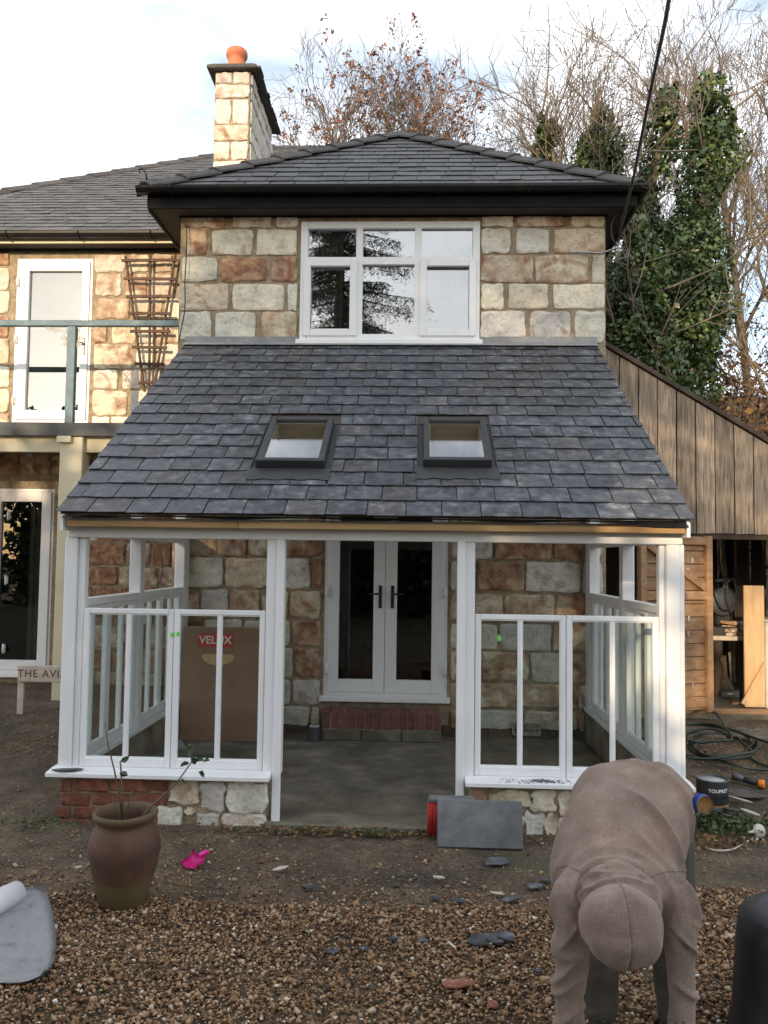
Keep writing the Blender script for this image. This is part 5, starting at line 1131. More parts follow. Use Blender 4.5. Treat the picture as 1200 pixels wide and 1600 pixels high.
# ------------------------------------------------------------------ leaves
def leaf_cards(P_, size, normal=None, flat=.0, asp=.75):
    n = len(P_); d = rng.normal(size=(n, 3)); d /= np.linalg.norm(d, axis=1)[:, None]
    if normal is not None: d = d * (1 - flat) + normal * flat; d /= np.linalg.norm(d, axis=1)[:, None]
    r_ = rng.normal(size=(n, 3)); a = np.cross(d, r_); a /= np.linalg.norm(a, axis=1)[:, None]; b_ = np.cross(d, a); s_ = (size * np.exp(rng.normal(0, .25, n)))[:, None]
    V_ = np.stack([P_ - a * s_, P_ - b_ * s_ * asp + d * s_ * .15, P_ + a * s_, P_ + b_ * s_ * asp + d * s_ * .15], 1).reshape(-1, 3)
    return V_, np.arange(n * 4).reshape(-1, 4)
def litter(name, cx_, cy_, sx_, sy_, n, size, mt, label, cat, up=.01):
    x, y = cx_ + rng.normal(0, sx_, n), cy_ + rng.normal(0, sy_, n); z = gz(x, y) + rng.uniform(.0, up, n) + .006
    V_, Fc = leaf_cards(np.stack([x, y, z], 1), size, np.array([[0, 0, 1.]]), .7 if up < .03 else .35); o = link(name, np_mesh(name, V_, Fc, np.repeat(rng.random(n), 4)), mt); meta(o, label, cat, kind='stuff')
q = on(1130, 1295); litter('weeds', q.x, q.y, .22, .12, 1100, .014, 'weed_leaf', 'low green weeds below the grey tin', 'weeds', .06)
q = on(1110, 1318); litter('leaf_litter', q.x, q.y, .16, .08, 160, .018, 'dry_leaf', 'dry brown leaves beside the weeds', 'leaves', .03)
q = on(1160, 1180); litter('leaf_litter', q.x, q.y, .6, .5, 500, .016, 'dry_leaf', 'dry leaves scattered among the hose coils', 'leaves', .012)
q = on(60, 1290); litter('weeds', q.x, q.y, .2, .06, 260, .009, 'weed_leaf', 'sparse weeds at the foot of the brick low wall', 'weeds', .04)
q = on(40, 1160); litter('leaf_litter', q.x, q.y, .5, .5, 500, .014, 'dry_leaf', 'dry leaves under the wooden sign', 'leaves', .012)
q = on(560, 1303); litter('leaf_litter', q.x, q.y, .55, .05, 420, .015, 'dry_leaf', 'dead leaves along the edge of the porch floor', 'leaves', .018)
q = on(540, 1304); litter('weeds', q.x, q.y, .5, .035, 500, .009, 'weed_leaf', 'moss and small weeds along the porch floor edge', 'weeds', .025)

# ------------------------------------------------------------------ trees
def prisms(segs, sides=3):
    """segs: array (n,8) p0 p1 r0 r1 -> verts, quad faces"""
    s_ = np.asarray(segs, float); p0, p1, r0, r1 = s_[:, 0:3], s_[:, 3:6], s_[:, 6], s_[:, 7]; d = p1 - p0; d /= np.linalg.norm(d, axis=1)[:, None] + 1e-9
    ref = np.where(np.abs(d[:, 2:3]) > .9, np.array([[1., 0, 0]]), np.array([[0, 0, 1.]])); a = np.cross(d, ref); a /= np.linalg.norm(a, axis=1)[:, None]; b_ = np.cross(d, a)
    V_ = []
    for k in range(sides):
        an = 2 * math.pi * k / sides; o = a * math.cos(an) + b_ * math.sin(an); V_.append(p0 + o * r0[:, None])
    for k in range(sides):
        an = 2 * math.pi * k / sides; o = a * math.cos(an) + b_ * math.sin(an); V_.append(p1 + o * r1[:, None])
    V_ = np.stack(V_, 1).reshape(-1, 3); base = np.arange(len(s_))[:, None] * 2 * sides
    Fc = np.concatenate([base + np.array([[k, (k + 1) % sides, sides + (k + 1) % sides, sides + k]]) for k in range(sides)], 0)
    return V_, Fc
def grow(out, tips, p, d, length, r, level, maxl, spread, up, kids, rnd, first=1.0):
    n = 5 if level < 2 else 4; pts = [p]; dirs = [d]
    for i in range(n):
        wb = .045 if level == 0 else .13; d = (d + Vector((rnd.gauss(0, wb), rnd.gauss(0, wb), rnd.gauss(0, .1) + up * .12))).normalized(); p = p + d * (length / n); pts.append(p); dirs.append(d)
    r1 = r * (.35 if level else .45)
    for i in range(n): out[level].append((*pts[i], *pts[i + 1], r + (r1 - r) * i / n, r + (r1 - r) * (i + 1) / n))
    if level >= maxl: tips.append((pts[-1], d)); tips.append((pts[-2], d)); return
    for k in range(kids[level]):
        t = rnd.uniform(.3, 1.0) if level else rnd.uniform(.35, 1.0); i = min(int(t * n), n - 1); q = pts[i].lerp(pts[i + 1], t * n - i); dd = dirs[i]
        ax = Vector((rnd.gauss(0, 1), rnd.gauss(0, 1), rnd.gauss(0, .6))).normalized(); side = dd.cross(ax).normalized(); an = rnd.uniform(.6, 1.25) * spread
        nd = (dd * math.cos(an) + side * math.sin(an)).normalized()
        grow(out, tips, q, nd, length * rnd.uniform(.45, .72) * (1.1 - .3 * t) * (first if level == 0 else 1), max(r * (1 - .55 * t) * rnd.uniform(.4, .6), .004), level + 1, maxl, spread, up, kids, rnd)
def bare_tree(name, label, base, height, r0, kids=(9, 7, 6, 4), spread=.7, up=.6, seed=1, lean=(0, 0), twig='twig', keys=0, ivy=None, group=None, maxl=4, minr=.006, trunk_frac=.62, first=1.0):
    rnd = random.Random(seed); base = Vector(base); t = thing(name, label, 'tree', base, group)
    out = [[] for _ in range(maxl + 1)]; tips = []
    grow(out, tips, base - Vector((0, 0, .3)), Vector((lean[0], lean[1], 1)).normalized(), height * trunk_frac, r0, 0, maxl, spread, up, kids, rnd, first)
    V_, Fc = prisms(out[0], 9); link('trunk', np_mesh('trunk', V_, Fc, smooth=True), 'bark', t)
    big = out[1] + out[2]; V_, Fc = prisms(big, 6); link('limbs', np_mesh('limbs', V_, Fc, smooth=True), 'bark', t)
    sm = np.array([q for l_ in out[3:] for q in l_]); sm[:, 6:] = np.maximum(sm[:, 6:], minr); V_, Fc = prisms(sm, 3); link('crown', np_mesh('crown', V_, Fc), twig, t)
    if keys:
        tp_ = [rnd.choice(tips) for _ in range(keys)]; P_ = []
        for p, d in tp_:
            for _ in range(9): P_.append((p.x + rnd.gauss(0, .05), p.y + rnd.gauss(0, .05), p.z - abs(rnd.gauss(0, .10))))
        V_, Fc = leaf_cards(np.array(P_), .042, asp=.5); link('seed_clusters', np_mesh('seed_clusters', V_, Fc, np.repeat(rng.random(len(P_)), 4)), 'ash_keys', t)
    if ivy:
        iv(t, [(base + Vector((lean[0] * height * h, lean[1] * height * h, height * h)), r_) for h, r_ in ivy])
    return t
def ivy_points(blobs, n):
    w_ = np.array([r_ ** 2 for _, r_ in blobs]); w_ /= w_.sum(); k = rng.choice(len(blobs), n, p=w_); c = np.array([list(p) for p, _ in blobs])[k]; r_ = np.array([q for _, q in blobs])[k]
    d = rng.normal(size=(n, 3)); d /= np.linalg.norm(d, axis=1)[:, None]; lump = np.array([mnoise.noise(Vector(p)) for p in (c + d * r_[:, None]) * 2.2])
    P_ = c + d * (r_ * (.62 + .38 * rng.random(n) ** .6 + .42 * lump))[:, None] * np.array([1, 1, 1.15]); return P_, d, lump
def iv(t, blobs, n=None, size=.05, name='ivy'):
    n = n or int(sum(900 * r_ ** 2 * 9 for _, r_ in blobs)); P_, d, lump = ivy_points(blobs, n)
    V_, Fc = leaf_cards(P_, size, d, .45); ti = np.clip(.42 + .5 * lump + rng.normal(0, .2, n), 0, 1)
    link(name, np_mesh(name, V_, Fc, np.repeat(ti, 4)), 'ivy_leaf', t)
def tb(u, v, Y):
    p = at(u, v, Y); return p
def base_at(u, Y): x = at(u, 600, Y).x; return Vector((x, Y, g1(x, Y)))
def hgt(v, Y, b_): return at(600, v, Y).z - b_.z
# ash with brown keys behind the ridge
b0 = base_at(632, 19); bare_tree('ash_tree', 'bare ash with hanging brown seed clusters rising behind the roof ridge', b0, hgt(78, 19, b0), .15, kids=(34, 8, 5, 3), spread=.8, up=.6, seed=4, keys=1000, minr=.0048, trunk_frac=.82, first=.44, twig='twig')
b0 = base_at(532, 20.5); bare_tree('ash_tree', 'smaller ash with brown seed clusters beyond the chimney', b0, hgt(125, 20.5, b0), .12, kids=(26, 8, 5, 3), spread=.8, up=.55, seed=19, keys=520, minr=.0048, trunk_frac=.82, first=.44)
# bare trees at the right
for i, (u, Y, v, sd_, lab, tw, ivy) in enumerate((
    (850, 17.5, 95, 3, 'bare twiggy tree seen just past the roof hip', 'pale_twig', None),
    (925, 16.5, 55, 5, 'tall bare twiggy tree rising between the roof hip and the cable', 'pale_twig', None),
    (985, 18.5, 85, 8, 'bare twiggy tree without ivy behind the overhead cable', 'twig', None),
    (1180, 17, -60, 12, 'tallest bare tree with crossing limbs above the shed', 'twig', None),
    (800, 21, 170, 41, 'low bare tree in the sky gap beside the roof hip', 'twig', None),
    (1120, 21, 40, 15, 'slender bare tree between the two ivy columns', 'twig', None),
    (1235, 14.5, 60, 18, 'leaning bare tree with pale limbs beyond the shed', 'pale_twig', None))):
    b0 = base_at(u, Y); bare_tree('bare_tree', lab, b0, hgt(v, Y, b0), *(.1,), kids=(17, 7, 5, 3), spread=.66, up=.75, seed=sd_, first=.5, trunk_frac=.78, twig=tw, ivy=ivy, minr=.0042, group='bare trees behind the house', lean=(random.uniform(-.05, .05) if i < 4 else -.08, 0))
def ivy_column(label, pts, Y, seed):
    """pts: (u, v, half width in px) down the column"""
    u, v, _ = pts[-1]; b0 = base_at(u, Y); t = thing('ivy_tree', label, 'tree', b0, 'ivy-covered trees beside the house')
    rnd = random.Random(seed); line = [b0 - Vector((0, 0, .3))] + [at(u_, v_, Y) for u_, v_, _ in pts[::-1]] + [at(pts[0][0] + 6, pts[0][1] - 30, Y)]
    sg = [(*line[i], *line[i + 1], .16 * (1 - i / (len(line))) + .005, .16 * (1 - (i + 1) / len(line)) + .005) for i in range(len(line) - 1)]; V_, Fc = prisms(sg, 9); link('trunk', np_mesh('trunk', V_, Fc, smooth=True), 'bark', t)
    blobs = []
    for (ua, va, wa), (ub, vb, wb_) in zip(pts, pts[1:]):
        m_ = max(2, int(abs(vb - va) / 22))
        for k in range(m_):
            s_ = k / m_; c = at(ua + (ub - ua) * s_ + rnd.gauss(0, 6), va + (vb - va) * s_, Y); wpx = wa + (wb_ - wa) * s_; r_ = wpx / F * Y * rnd.uniform(.55, .84); c.y += rnd.gauss(0, .25); blobs.append((c, r_))
    iv(t, blobs, n=int(34 * sum(r_ ** 2 for _, r_ in blobs) / max(r_ for _, r_ in blobs) ** .5 * 120), size=.036)
    for k in range(9):
        out = [[] for _ in range(5)]; tips = []
        c, r_ = rnd.choice(blobs); grow(out, tips, c, Vector((rnd.gauss(0, 1), -abs(rnd.gauss(0, .6)), rnd.uniform(-.1, .8))).normalized(), rnd.uniform(1.2, 2.4), .022, 2, 4, .8, .4, (0, 0, 4, 3), rnd)
        sm = np.array(out[2] + out[3] + out[4]); sm[:, 6:] = np.maximum(sm[:, 6:], .006); V_, Fc = prisms(sm, 4); link('branch', np_mesh('branch', V_, Fc), 'pale_twig', t)
    return t
ivy_column('tall dark ivy-clad tree standing right of the overhead cable', [(1108, 125, 18), (1105, 165, 45), (1110, 215, 58), (1108, 270, 56), (1100, 330, 58), (1080, 400, 75), (1075, 470, 85), (1060, 560, 85), (1060, 640, 80)], 13.2, 1)
ivy_column('lighter green ivy column behind the overhead cable', [(1040, 140, 10), (1038, 170, 30), (1040, 205, 36), (1025, 250, 34), (1015, 300, 42), (1010, 350, 50), (1000, 420, 60), (1000, 500, 62)], 15, 2)
ivy_column('broad low ivy-covered tree against the corner of the house', [(985, 345, 18), (985, 380, 45), (990, 430, 60), (995, 490, 66), (1000, 560, 75), (1010, 640, 80)], 11.9, 3)
ivy_column('ivy-topped trunk standing among bare twigs beyond the roof hip', [(932, 165, 8), (930, 195, 24), (925, 225, 40), (930, 262, 54), (938, 310, 60), (945, 370, 60)], 15.6, 4)
ivy_column('small isolated ivy clump on a thin trunk beyond the roof hip', [(850, 196, 10), (850, 212, 22), (851, 235, 24), (853, 262, 16), (855, 330, 16)], 16.6, 5)
# far brown thicket on the bank
def thicket(name, label, n, xr, yr, hr, seed, mt='twig'):
    rnd = random.Random(seed); out = [[] for _ in range(5)]; tips = []
    for _ in range(n):
        x, y = rnd.uniform(*xr), rnd.uniform(*yr); grow(out, tips, Vector((x, y, g1(x, y) - .05)), Vector((rnd.gauss(0, .35), rnd.gauss(0, .3), 1)).normalized(), rnd.uniform(*hr), .02, 2, 4, .8, .25, (0, 0, 5, 4), rnd)
    sm = np.array(out[2] + out[3] + out[4]); sm[:, 6:] = np.maximum(sm[:, 6:], .006); V_, Fc = prisms(sm, 3); o = link(name, np_mesh(name, V_, Fc), mt); meta(o, label, 'thicket', kind='stuff')
    P_ = np.array([[p.x, p.y, p.z] for p, d in tips for _ in range(3)]); P_ += rng.normal(0, .12, P_.shape); P_ = P_[rng.random(len(P_)) < .85]; V_, Fc = leaf_cards(P_, .042); o = link('dry_leaves', np_mesh('dry_leaves', V_, Fc, np.repeat(rng.random(len(P_)) ** 1.5, 4)), 'dry_leaf', None); meta(o, 'dry brown leaves clinging to the thicket on the bank', 'leaves', kind='stuff')
thicket('thicket', 'brown leafless thicket covering the bank beyond the shed', 190, (3.2, 13), (12.6, 19), (1.4, 3.0), 31)
# big spruce seen in upstairs panes; wider spruce and evergreen screen added for shade
def spruce(base, H, z0, R0, seed, label, nb=7, dens=26, card=.075):
    rnd = random.Random(seed); base = Vector(base); t = thing('spruce_tree', label, 'tree', base, 'spruces across the yard')
    V_, Fc = prisms([(*base, *(base + Vector((0, 0, H))), .28, .03)], 10); link('trunk', np_mesh('trunk', V_, Fc, smooth=True), 'bark', t)
    P_ = []; sg = []
    z = z0
    while z < H - .3:
        f_ = (H - z) / (H - z0); L_ = R0 * f_ ** .75
        for k in range(nb):
            a = rnd.uniform(0, 6.28); l_ = L_ * rnd.uniform(.75, 1.1); p = base + Vector((0, 0, z + rnd.uniform(-.2, .2))); prev = p
            for s_ in range(1, 9):
                q = p + Vector((math.cos(a), math.sin(a), 0)) * l_ * s_ / 8 + Vector((0, 0, -.28 * l_ * (s_ / 8) ** 1.3 + .1 * l_ * max(0, s_ / 8 - .7))); sg.append((*prev, *q, .03 * (1.1 - s_ / 8), .03 * (1.0 - s_ / 8) + .004))
                for _ in range(dens):
                    w_ = rnd.gauss(0, .16 * l_ * (1 - .6 * s_ / 8)); P_.append((q.x - math.sin(a) * w_ + rnd.gauss(0, .06), q.y + math.cos(a) * w_ + rnd.gauss(0, .06), q.z - abs(rnd.gauss(0, .16)) - abs(w_) * .2))
                prev = q
        z += .42
    V_, Fc = prisms(sg, 4); link('branches', np_mesh('branches', V_, Fc), 'bark', t)
    V_, Fc = leaf_cards(np.array(P_), card, asp=.16); link('crown', np_mesh('crown', V_, Fc, np.repeat(rng.random(len(P_)), 4)), 'spruce_leaf', t)
spruce((-2.1, -4.6, 0), 14.5, 5.4, 3.3, 5, 'dark spruce with drooping branches nearest the house front', 6, 80, .055)
spruce((-5.7, -8.2, 0), 15, 3.4, 4.0, 6, 'dense wide spruce added out of view to shade the house front', 10, 34, .12)  # unseen tree, added to keep sun off the house front
shade_hedge = thing('shade_hedge', 'tall evergreen screen added out of view, stepped in height to block the low sun', 'shade_hedge', (-4, -9, 0))
hb = [(Vector((x, -9 + random.uniform(-.2, .2), z)), random.uniform(.75, 1.0)) for x in np.arange(-14, 8, .8) for z in ((.6, 1.6, 2.6, 3.5, 4.4, 5.3, 6.1) if x < -8.8 else (.6, 1.6, 2.6, 3.5, 4.3) if x < -3.6 else (.6, 1.6, 2.5, 2.95) if x < -1.4 else (.6, 1.6, 2.5))]
iv(shade_hedge, hb, n=42000, size=.11, name='foliage')
b = MB(); b.box(-14.2, 8.2, -9.25, -8.75, 0, 3.0, 0); b.build('inner_stems', 'bark', shade_hedge)

# ------------------------------------------------------------------ person bending over
PX = lambda u, v, Y: at(u, v, Y)
def remesh(name, parts, voxel, smooth_it, mt, parent, disp=None):
    b_ = MB()
    for pr in parts:
        if pr[0] == 'c':                       # tapered chain: points, radii
            pts, rad = pr[1], pr[2]; dense = []; rr_ = []
            for i in range(len(pts) - 1):
                for k in range(6): t = k / 6; dense.append(Vector(pts[i]).lerp(Vector(pts[i + 1]), t)); rr_.append(rad[i] + (rad[i + 1] - rad[i]) * t)
            dense.append(Vector(pts[-1])); rr_.append(rad[-1]); b_.tube(dense, rr_, 16)
            for p, r_ in ((pts[0], rad[0]), (pts[-1], rad[-1])): bmesh.ops.create_icosphere(b_.bm, subdivisions=2, radius=r_, matrix=Matrix.Translation(p))
            for p, r_ in zip(pts[1:-1], rad[1:-1]): bmesh.ops.create_icosphere(b_.bm, subdivisions=2, radius=r_ * .99, matrix=Matrix.Translation(p))
        elif pr[0] == 'l':                     # loft of ellipses along the spine: (centre, half width, half depth)
            rings = []; n_ = 28; L_ = pr[1]; dn = []
            for i in range(len(L_) - 1):
                for k in range(5): t = k / 5; t2_ = t * t * (3 - 2 * t); dn.append((Vector(L_[i][0]).lerp(Vector(L_[i + 1][0]), t), L_[i][1] + (L_[i + 1][1] - L_[i][1]) * t2_, L_[i][2] + (L_[i + 1][2] - L_[i][2]) * t2_))
            dn.append((Vector(L_[-1][0]), L_[-1][1], L_[-1][2]))
            for i, (c, a_, h_) in enumerate(dn):
                d_ = (dn[min(i + 1, len(dn) - 1)][0] - dn[max(i - 1, 0)][0]).normalized(); up_ = d_.cross(Vector((1, 0, 0))).normalized()
                rings.append([b_.bm.verts.new(c + Vector((1, 0, 0)) * a_ * math.copysign(abs(math.cos(q_)) ** .8, math.cos(q_)) + up_ * h_ * math.copysign(abs(math.sin(q_)) ** .85, math.sin(q_))) for q_ in [2 * math.pi * k / n_ for k in range(n_)]])
            for a_, c_ in zip(rings, rings[1:]):
                for k in range(n_): b_.bm.faces.new((a_[k], a_[(k + 1) % n_], c_[(k + 1) % n_], c_[k]))
            b_.bm.faces.new(rings[0]); b_.bm.faces.new(rings[-1][::-1])
        else:                                  # ellipsoid: centre, radii, rotation matrix
            bmesh.ops.create_icosphere(b_.bm, subdivisions=3, radius=1, matrix=Matrix.Translation(pr[1]) @ pr[3].to_4x4() @ Matrix.Diagonal((*pr[2], 1)))
    me = b_.mesh(name); o = bpy.data.objects.new('tmp', me); C.objects.link(o)
    m_ = o.modifiers.new('r', 'REMESH'); m_.mode = 'VOXEL'; m_.voxel_size = voxel
    s_ = o.modifiers.new('s', 'SMOOTH'); s_.iterations = smooth_it; s_.factor = .5
    dg = bpy.context.evaluated_depsgraph_get(); me2 = bpy.data.meshes.new_from_object(o.evaluated_get(dg)); bpy.data.objects.remove(o); bpy.data.meshes.remove(me)
    me2.name = name; me2.materials.clear()
    if disp:
        N_ = [v.normal.copy() for v in me2.vertices]
        for v, n_ in zip(me2.vertices, N_): v.co += n_ * disp(v.co)
    me2.polygons.foreach_set('use_smooth', [True] * len(me2.polygons)); me2.update()
    return link(name, me2, mt, parent) if mt else me2
I3 = Matrix.Identity(3)
hipY, shY = 3.27, 2.76
pel = Vector((PX(985, 1230, hipY).x, hipY, .865)); che = Vector((PX(974, 1350, shY + .06).x, shY + .06, .70)); mid = (pel + che) / 2 + Vector((0, 0, .03))
shl = Vector((PX(892, 1400, shY).x, shY + .0, .672)); shr = Vector((PX(1060, 1400, shY).x, shY + .0, .68))
ell = Vector((PX(885, 1500, shY - .02).x, shY - .03, .40)); elr = Vector((PX(1066, 1500, shY - .02).x, shY - .03, .405))
wrl = Vector((ell.x + .012, shY - .06, .15)); wrr = Vector((elr.x - .02, shY - .06, .155))
neck = Vector((PX(972, 1380, 2.66).x, 2.66, .735)); head = Vector((PX(970, 1440, 2.53).x, 2.53, .715))
hil = Vector((PX(938, 1240, hipY).x, hipY, .82)); hir = Vector((PX(1034, 1240, hipY).x, hipY, .82))
knl = Vector((PX(932, 1480, 3.2).x, 3.2, .46)); knr = Vector((PX(1050, 1480, 3.2).x, 3.2, .46))
anl = Vector((PX(938, 1570, 3.28).x, 3.28, .08)); anr = Vector((PX(1054, 1570, 3.28).x, 3.28, .08))
def hand(w_, sg):
    """five-fingered hand hanging from the wrist, fingers bent to the ground"""
    pr = [('e', w_ + Vector((0, -.01, -.05)), (.022, .04, .05), I3)]
    for k in range(4):
        y = -.038 + k * .022; L_ = (.052, .062, .066, .054)[k]; a = w_ + Vector((0, y - .008, -.085)); c = a + Vector((sg * .006, 0, -L_ * .4)); d = c + Vector((sg * .016, 0, -L_ * .35 + .004)); pr.append(('c', [a, c, d], [.0095, .009, .0075]))
    a = w_ + Vector((sg * .008, -.035, -.035)); pr.append(('c', [a, a + Vector((sg * .012, -.028, -.025)), a + Vector((sg * .02, -.036, -.05))], [.012, .0105, .008])); return pr
face_dir = Vector((0, .45, -.9)).normalized()
dn_ = Vector((0, 0, .05))
body = remesh('person', [('c', [pel - dn_, mid - dn_, che - dn_, neck - dn_ * .8, head], [.105, .095, .085, .045, .05]), ('e', head, (.07, .09, .078), Matrix.Rotation(R(-20), 3, 'X')), ('c', [che + Vector((0, .08, -.04)), shl + Vector((.005, .035, .005)), ell, wrl], [.05, .045, .034, .026]), ('c', [che + Vector((0, .08, -.04)), shr + Vector((-.005, .035, .005)), elr, wrr], [.05, .045, .034, .026]),
    ('c', [pel, hil, knl, anl], [.1, .085, .055, .04]), ('c', [pel, hir, knr, anr], [.1, .085, .055, .04]), ('c', [anl, anl + Vector((0, -.11, -.045))], [.03, .022]), ('c', [anr, anr + Vector((0, -.11, -.045))], [.03, .022]),
    ('e', head + face_dir * .075 + Vector((0, -.0, 0)), (.014, .022, .02), I3), ('e', head + Vector((.058, .0, -.04)), (.01, .018, .022), I3), ('e', head + Vector((-.058, .0, -.04)), (.01, .018, .022), I3)] + hand(wrl, 1) + hand(wrr, -1), .0085, 1, 'skin', None)
meta(body, 'person bent double in a dusty brown hooded top and dark trousers, reaching for the gravel', 'person')
# face details under the hood
def fpart(nm, c, r_, mt): b_ = MB(); bmesh.ops.create_uvsphere(b_.bm, u_segments=12, v_segments=8, radius=1, matrix=Matrix.Translation(c) @ Matrix.Diagonal((*r_, 1))); b_.build(nm, mt, body)
for s_ in (-1, 1): fpart('eye', head + face_dir * .068 + Vector((s_ * .03, -.03, -.005)), (.012, .012, .012), 'white_plastic')
fpart('mouth', head + face_dir * .07 + Vector((0, .055, .012)), (.024, .008, .008), 'letter_red')
fpart('hair', head + Vector((0, -.015, .0)), (.072, .08, .078), 'hair')
hood_c = head + Vector((0, .0, .012))
def fold(q):
    a = mnoise.noise(Vector((q.x * 4, q.y * 4, q.z * 4)) + Vector((3, 0, 0))) * .008
    cx = (shl.x + shr.x) / 2; side = abs(q.x - cx); sg = 1 if q.x > cx else -1
    arm = float(smoothstep(.12, .17, side) * (1 - smoothstep(.60, .68, q.z)) * (1 - smoothstep(2.9, 3.0, q.y)))
    crease = lambda v_, pw_=2.0: max(0.0, 1 - 2.6 * abs(mnoise.noise(v_))) ** pw_
    a += arm * .017 * (crease(Vector((q.x * 4, q.y * 3, q.z * 13 + sg * q.x * 10))) - .35)
    hoodz = float(1 - smoothstep(.11, .15, (q - hood_c).length))
    d_ = (q - neck - Vector((0, .03, .02))).length; sh = float((1 - smoothstep(.10, .26, d_)) * (1 - hoodz) * smoothstep(neck.y - .05, neck.y + .02, q.y))
    a += sh * .018 * (crease(Vector((q.x * 2.2, d_ * 20, 4.0)), 1.4) - .4)
    a += (1 - arm) * (1 - sh) * (1 - hoodz) * .026 * (crease(Vector(((q.x - cx) * 6 * sg + (q.y - 2.8) * 5.5, (q.y - 2.8) * 1.6, 9. + sg))) - .25) * float(smoothstep(.03, .16, side))
    a += float(smoothstep(3.05, 3.2, q.y)) * .013 * (crease(Vector((q.x * 3, q.z * 14, 2.))) - .3)
    a += hoodz * .008 * (crease(Vector((q.x * 7, q.y * 5, q.z * 9 + 3))) - .3)
    hr = (q - hood_c).length; a -= .010 * math.exp(-((hr - .142) / .010) ** 2) * (1 if q.z > .62 else 0)
    return a
hd = Matrix.Rotation(R(-25), 3, 'X')
hoodie = remesh('hoodie', [('l', [(pel + Vector((0, .1, -.1)), .15, .08), (pel + Vector((0, .06, -.02)), .2, .13), (pel + Vector((0, -.04, .02)), .222, .145), (mid + Vector((0, .03, .01)), .226, .15), (che + Vector((0, .1, .02)), .215, .14), (che + Vector((0, 0, .0)), .19, .12), (che + Vector((0, -.08, -.02)), .12, .08)]),
    ('c', [che + Vector((-.1, .05, .02)), shl + Vector((.01, .03, .015)), shl + Vector((-.003, -.01, -.07)), ell, wrl + Vector((0, 0, .03))], [.092, .072, .058, .045, .037]), ('c', [che + Vector((.1, .05, .02)), shr + Vector((-.01, .03, .015)), shr + Vector((.003, -.01, -.07)), elr, wrr + Vector((0, 0, .03))], [.092, .072, .058, .045, .037]),
    ('c', [che + Vector((0, 0, .03)), neck + Vector((0, .02, -.02))], [.1, .08])], .0072, 3, 'hoodie', body, fold)
def hood_fold(q):
    r_ = q - hood_c; back = float(smoothstep(-.02, .10, r_.y)); ang = math.atan2(r_.x, r_.z + .12)
    a = mnoise.noise(q * 9) * .006 + back * .013 * (max(0, 1 - 2.2 * abs(mnoise.noise(Vector((r_.x * 3, (r_.y + r_.z * .4) * 21, 1.7))))) - .45)
    a += (1 - back) * .006 * (max(0, 1 - 2.6 * abs(mnoise.noise(Vector((r_.x * 9, r_.y * 6, r_.z * 6 + 8))))) - .3)
    return a - .004 * math.exp(-(r_.x / .006) ** 2)
hood = remesh('hood', [('e', hood_c, (.120, .126, .106), hd), ('e', hood_c + Vector((0, -.03, -.02)), (.110, .098, .093), hd), ('c', [neck + Vector((-.088, -.01, -.03)), neck + Vector((-.10, .025, .012)), neck + Vector((-.06, .07, .052)), neck + Vector((0, .088, .066)), neck + Vector((.06, .07, .052)), neck + Vector((.10, .025, .012)), neck + Vector((.088, -.01, -.03))], [.02, .03, .035, .037, .035, .03, .02]),
    ('e', neck + Vector((0, .03, .02)), (.10, .07, .06), I3)], .005, 3, 'hoodie', body, hood_fold)
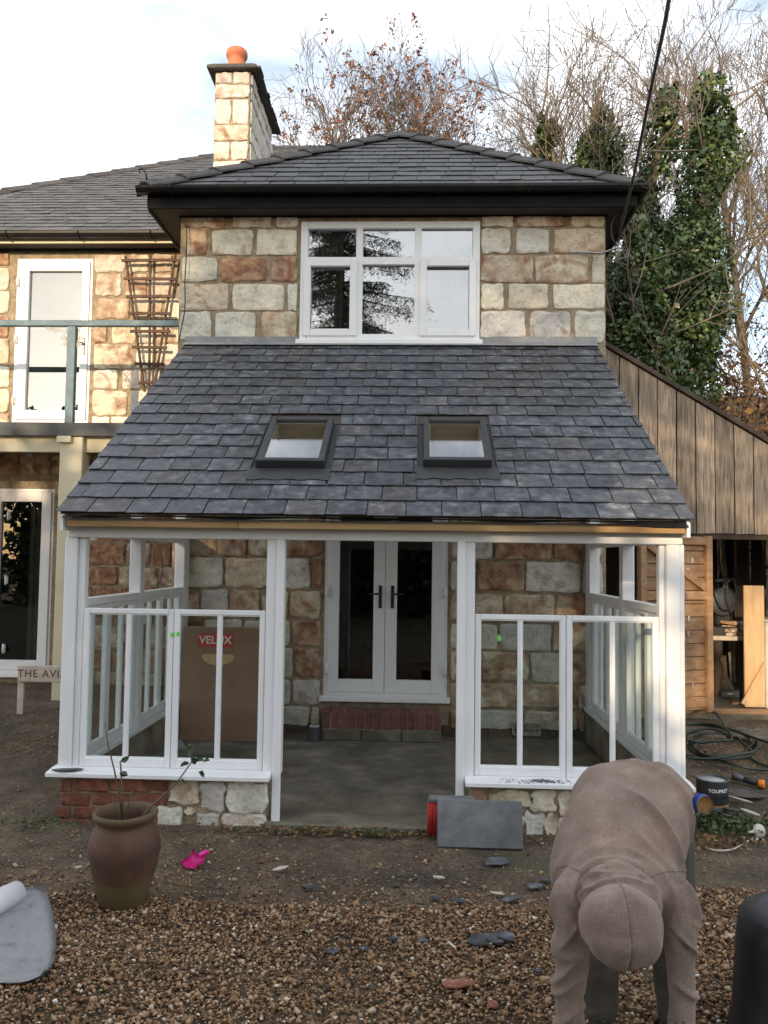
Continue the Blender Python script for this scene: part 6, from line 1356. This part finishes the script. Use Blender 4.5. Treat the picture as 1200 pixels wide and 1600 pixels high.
# centre seam of the hood, shoulder seam, hem, cuffs
seam = []
for i in range(16):
    an = R(-35 + i * 9.5); dr_ = Vector((0, -math.cos(an), math.sin(an))); ok, loc, nn, _ = hood.ray_cast(hood_c + dr_ * .4, -dr_)
    if ok: seam.append(loc + nn * .0005)
if len(seam) > 3:
    b = MB(); b.tube(seam, .0016, 5); b.build('hood_seam', 'stitching_shade', body)
for w_ in (wrl, wrr):
    b = MB(); b.lathe([(.036, -.025), (.042, -.02), (.045, .0), (.044, .03), (.04, .035)], 18, w_ + Vector((0, 0, .0)), cap=False); b.build('cuff', 'hoodie', body)
def seam_line(pts):
    out = []
    for (u0, v0), (u1, v1) in zip(pts, pts[1:]):
        for k in range(9):
            t = k / 8; d_ = ray(u0 + (u1 - u0) * t, v0 + (v1 - v0) * t).normalized(); ok, loc, nn, _ = hoodie.ray_cast(Vector((0, 0, HC)), d_)
            if ok: out.append(loc + nn * .0003)
    if len(out) > 3:
        b_ = MB(); b_.tube(out, .0016, 5); b_.build('seam', 'stitching_shade', body)
seam_line([(1012, 1372), (1040, 1362), (1070, 1362), (1084, 1372)]); seam_line([(928, 1376), (906, 1362), (884, 1352), (868, 1358)])
def dirt_mesh():
    c = Vector((PX(1063, 1573, 2.65).x, 0, .36)); b_ = MB()
    for k in range(14):
        q = c + Vector((random.gauss(0, .012), 0, random.gauss(0, .01))); hit = None
        ok, loc, nn, _ = hoodie.ray_cast(hoodie.matrix_world.inverted() @ Vector((q.x, 1.5, q.z)) if False else Vector((q.x, 1.5, q.z)) - Vector(hoodie.location), Vector((0, 1, 0)))
        if ok: bmesh.ops.create_icosphere(b_.bm, subdivisions=1, radius=random.uniform(.002, .006), matrix=Matrix.Translation(loc + Vector(hoodie.location)) @ Matrix.Diagonal((1, .15, 1, 1)))
    return b_
dirt_mesh().build('mud_marks', 'hoodie_dirt', body)
def fold2(q): return .006 * mnoise.noise(Vector((q.x * 6, q.y * 6, q.z * 16))) + .004 * mnoise.noise(Vector((q.x * 12, q.y * 12, q.z * 28)))
remesh('trousers', [('c', [pel + Vector((0, .01, -.01)), hil, knl, anl + Vector((0, 0, .02))], [.13, .115, .082, .068]), ('c', [pel + Vector((0, .01, -.01)), hir, knr, anr + Vector((0, 0, .02))], [.13, .118, .085, .068])], .0095, 4, 'trousers', body, fold2)
for a in (anl, anr):
    remesh('boot', [('c', [a + Vector((0, .04, -.035)), a + Vector((0, -.06, -.04)), a + Vector((0, -.15, -.045))], [.042, .042, .036]), ('c', [a + Vector((0, .02, -.03)), a + Vector((0, .02, .05))], [.045, .05])], .008, 3, 'boot', body, lambda q: 0)
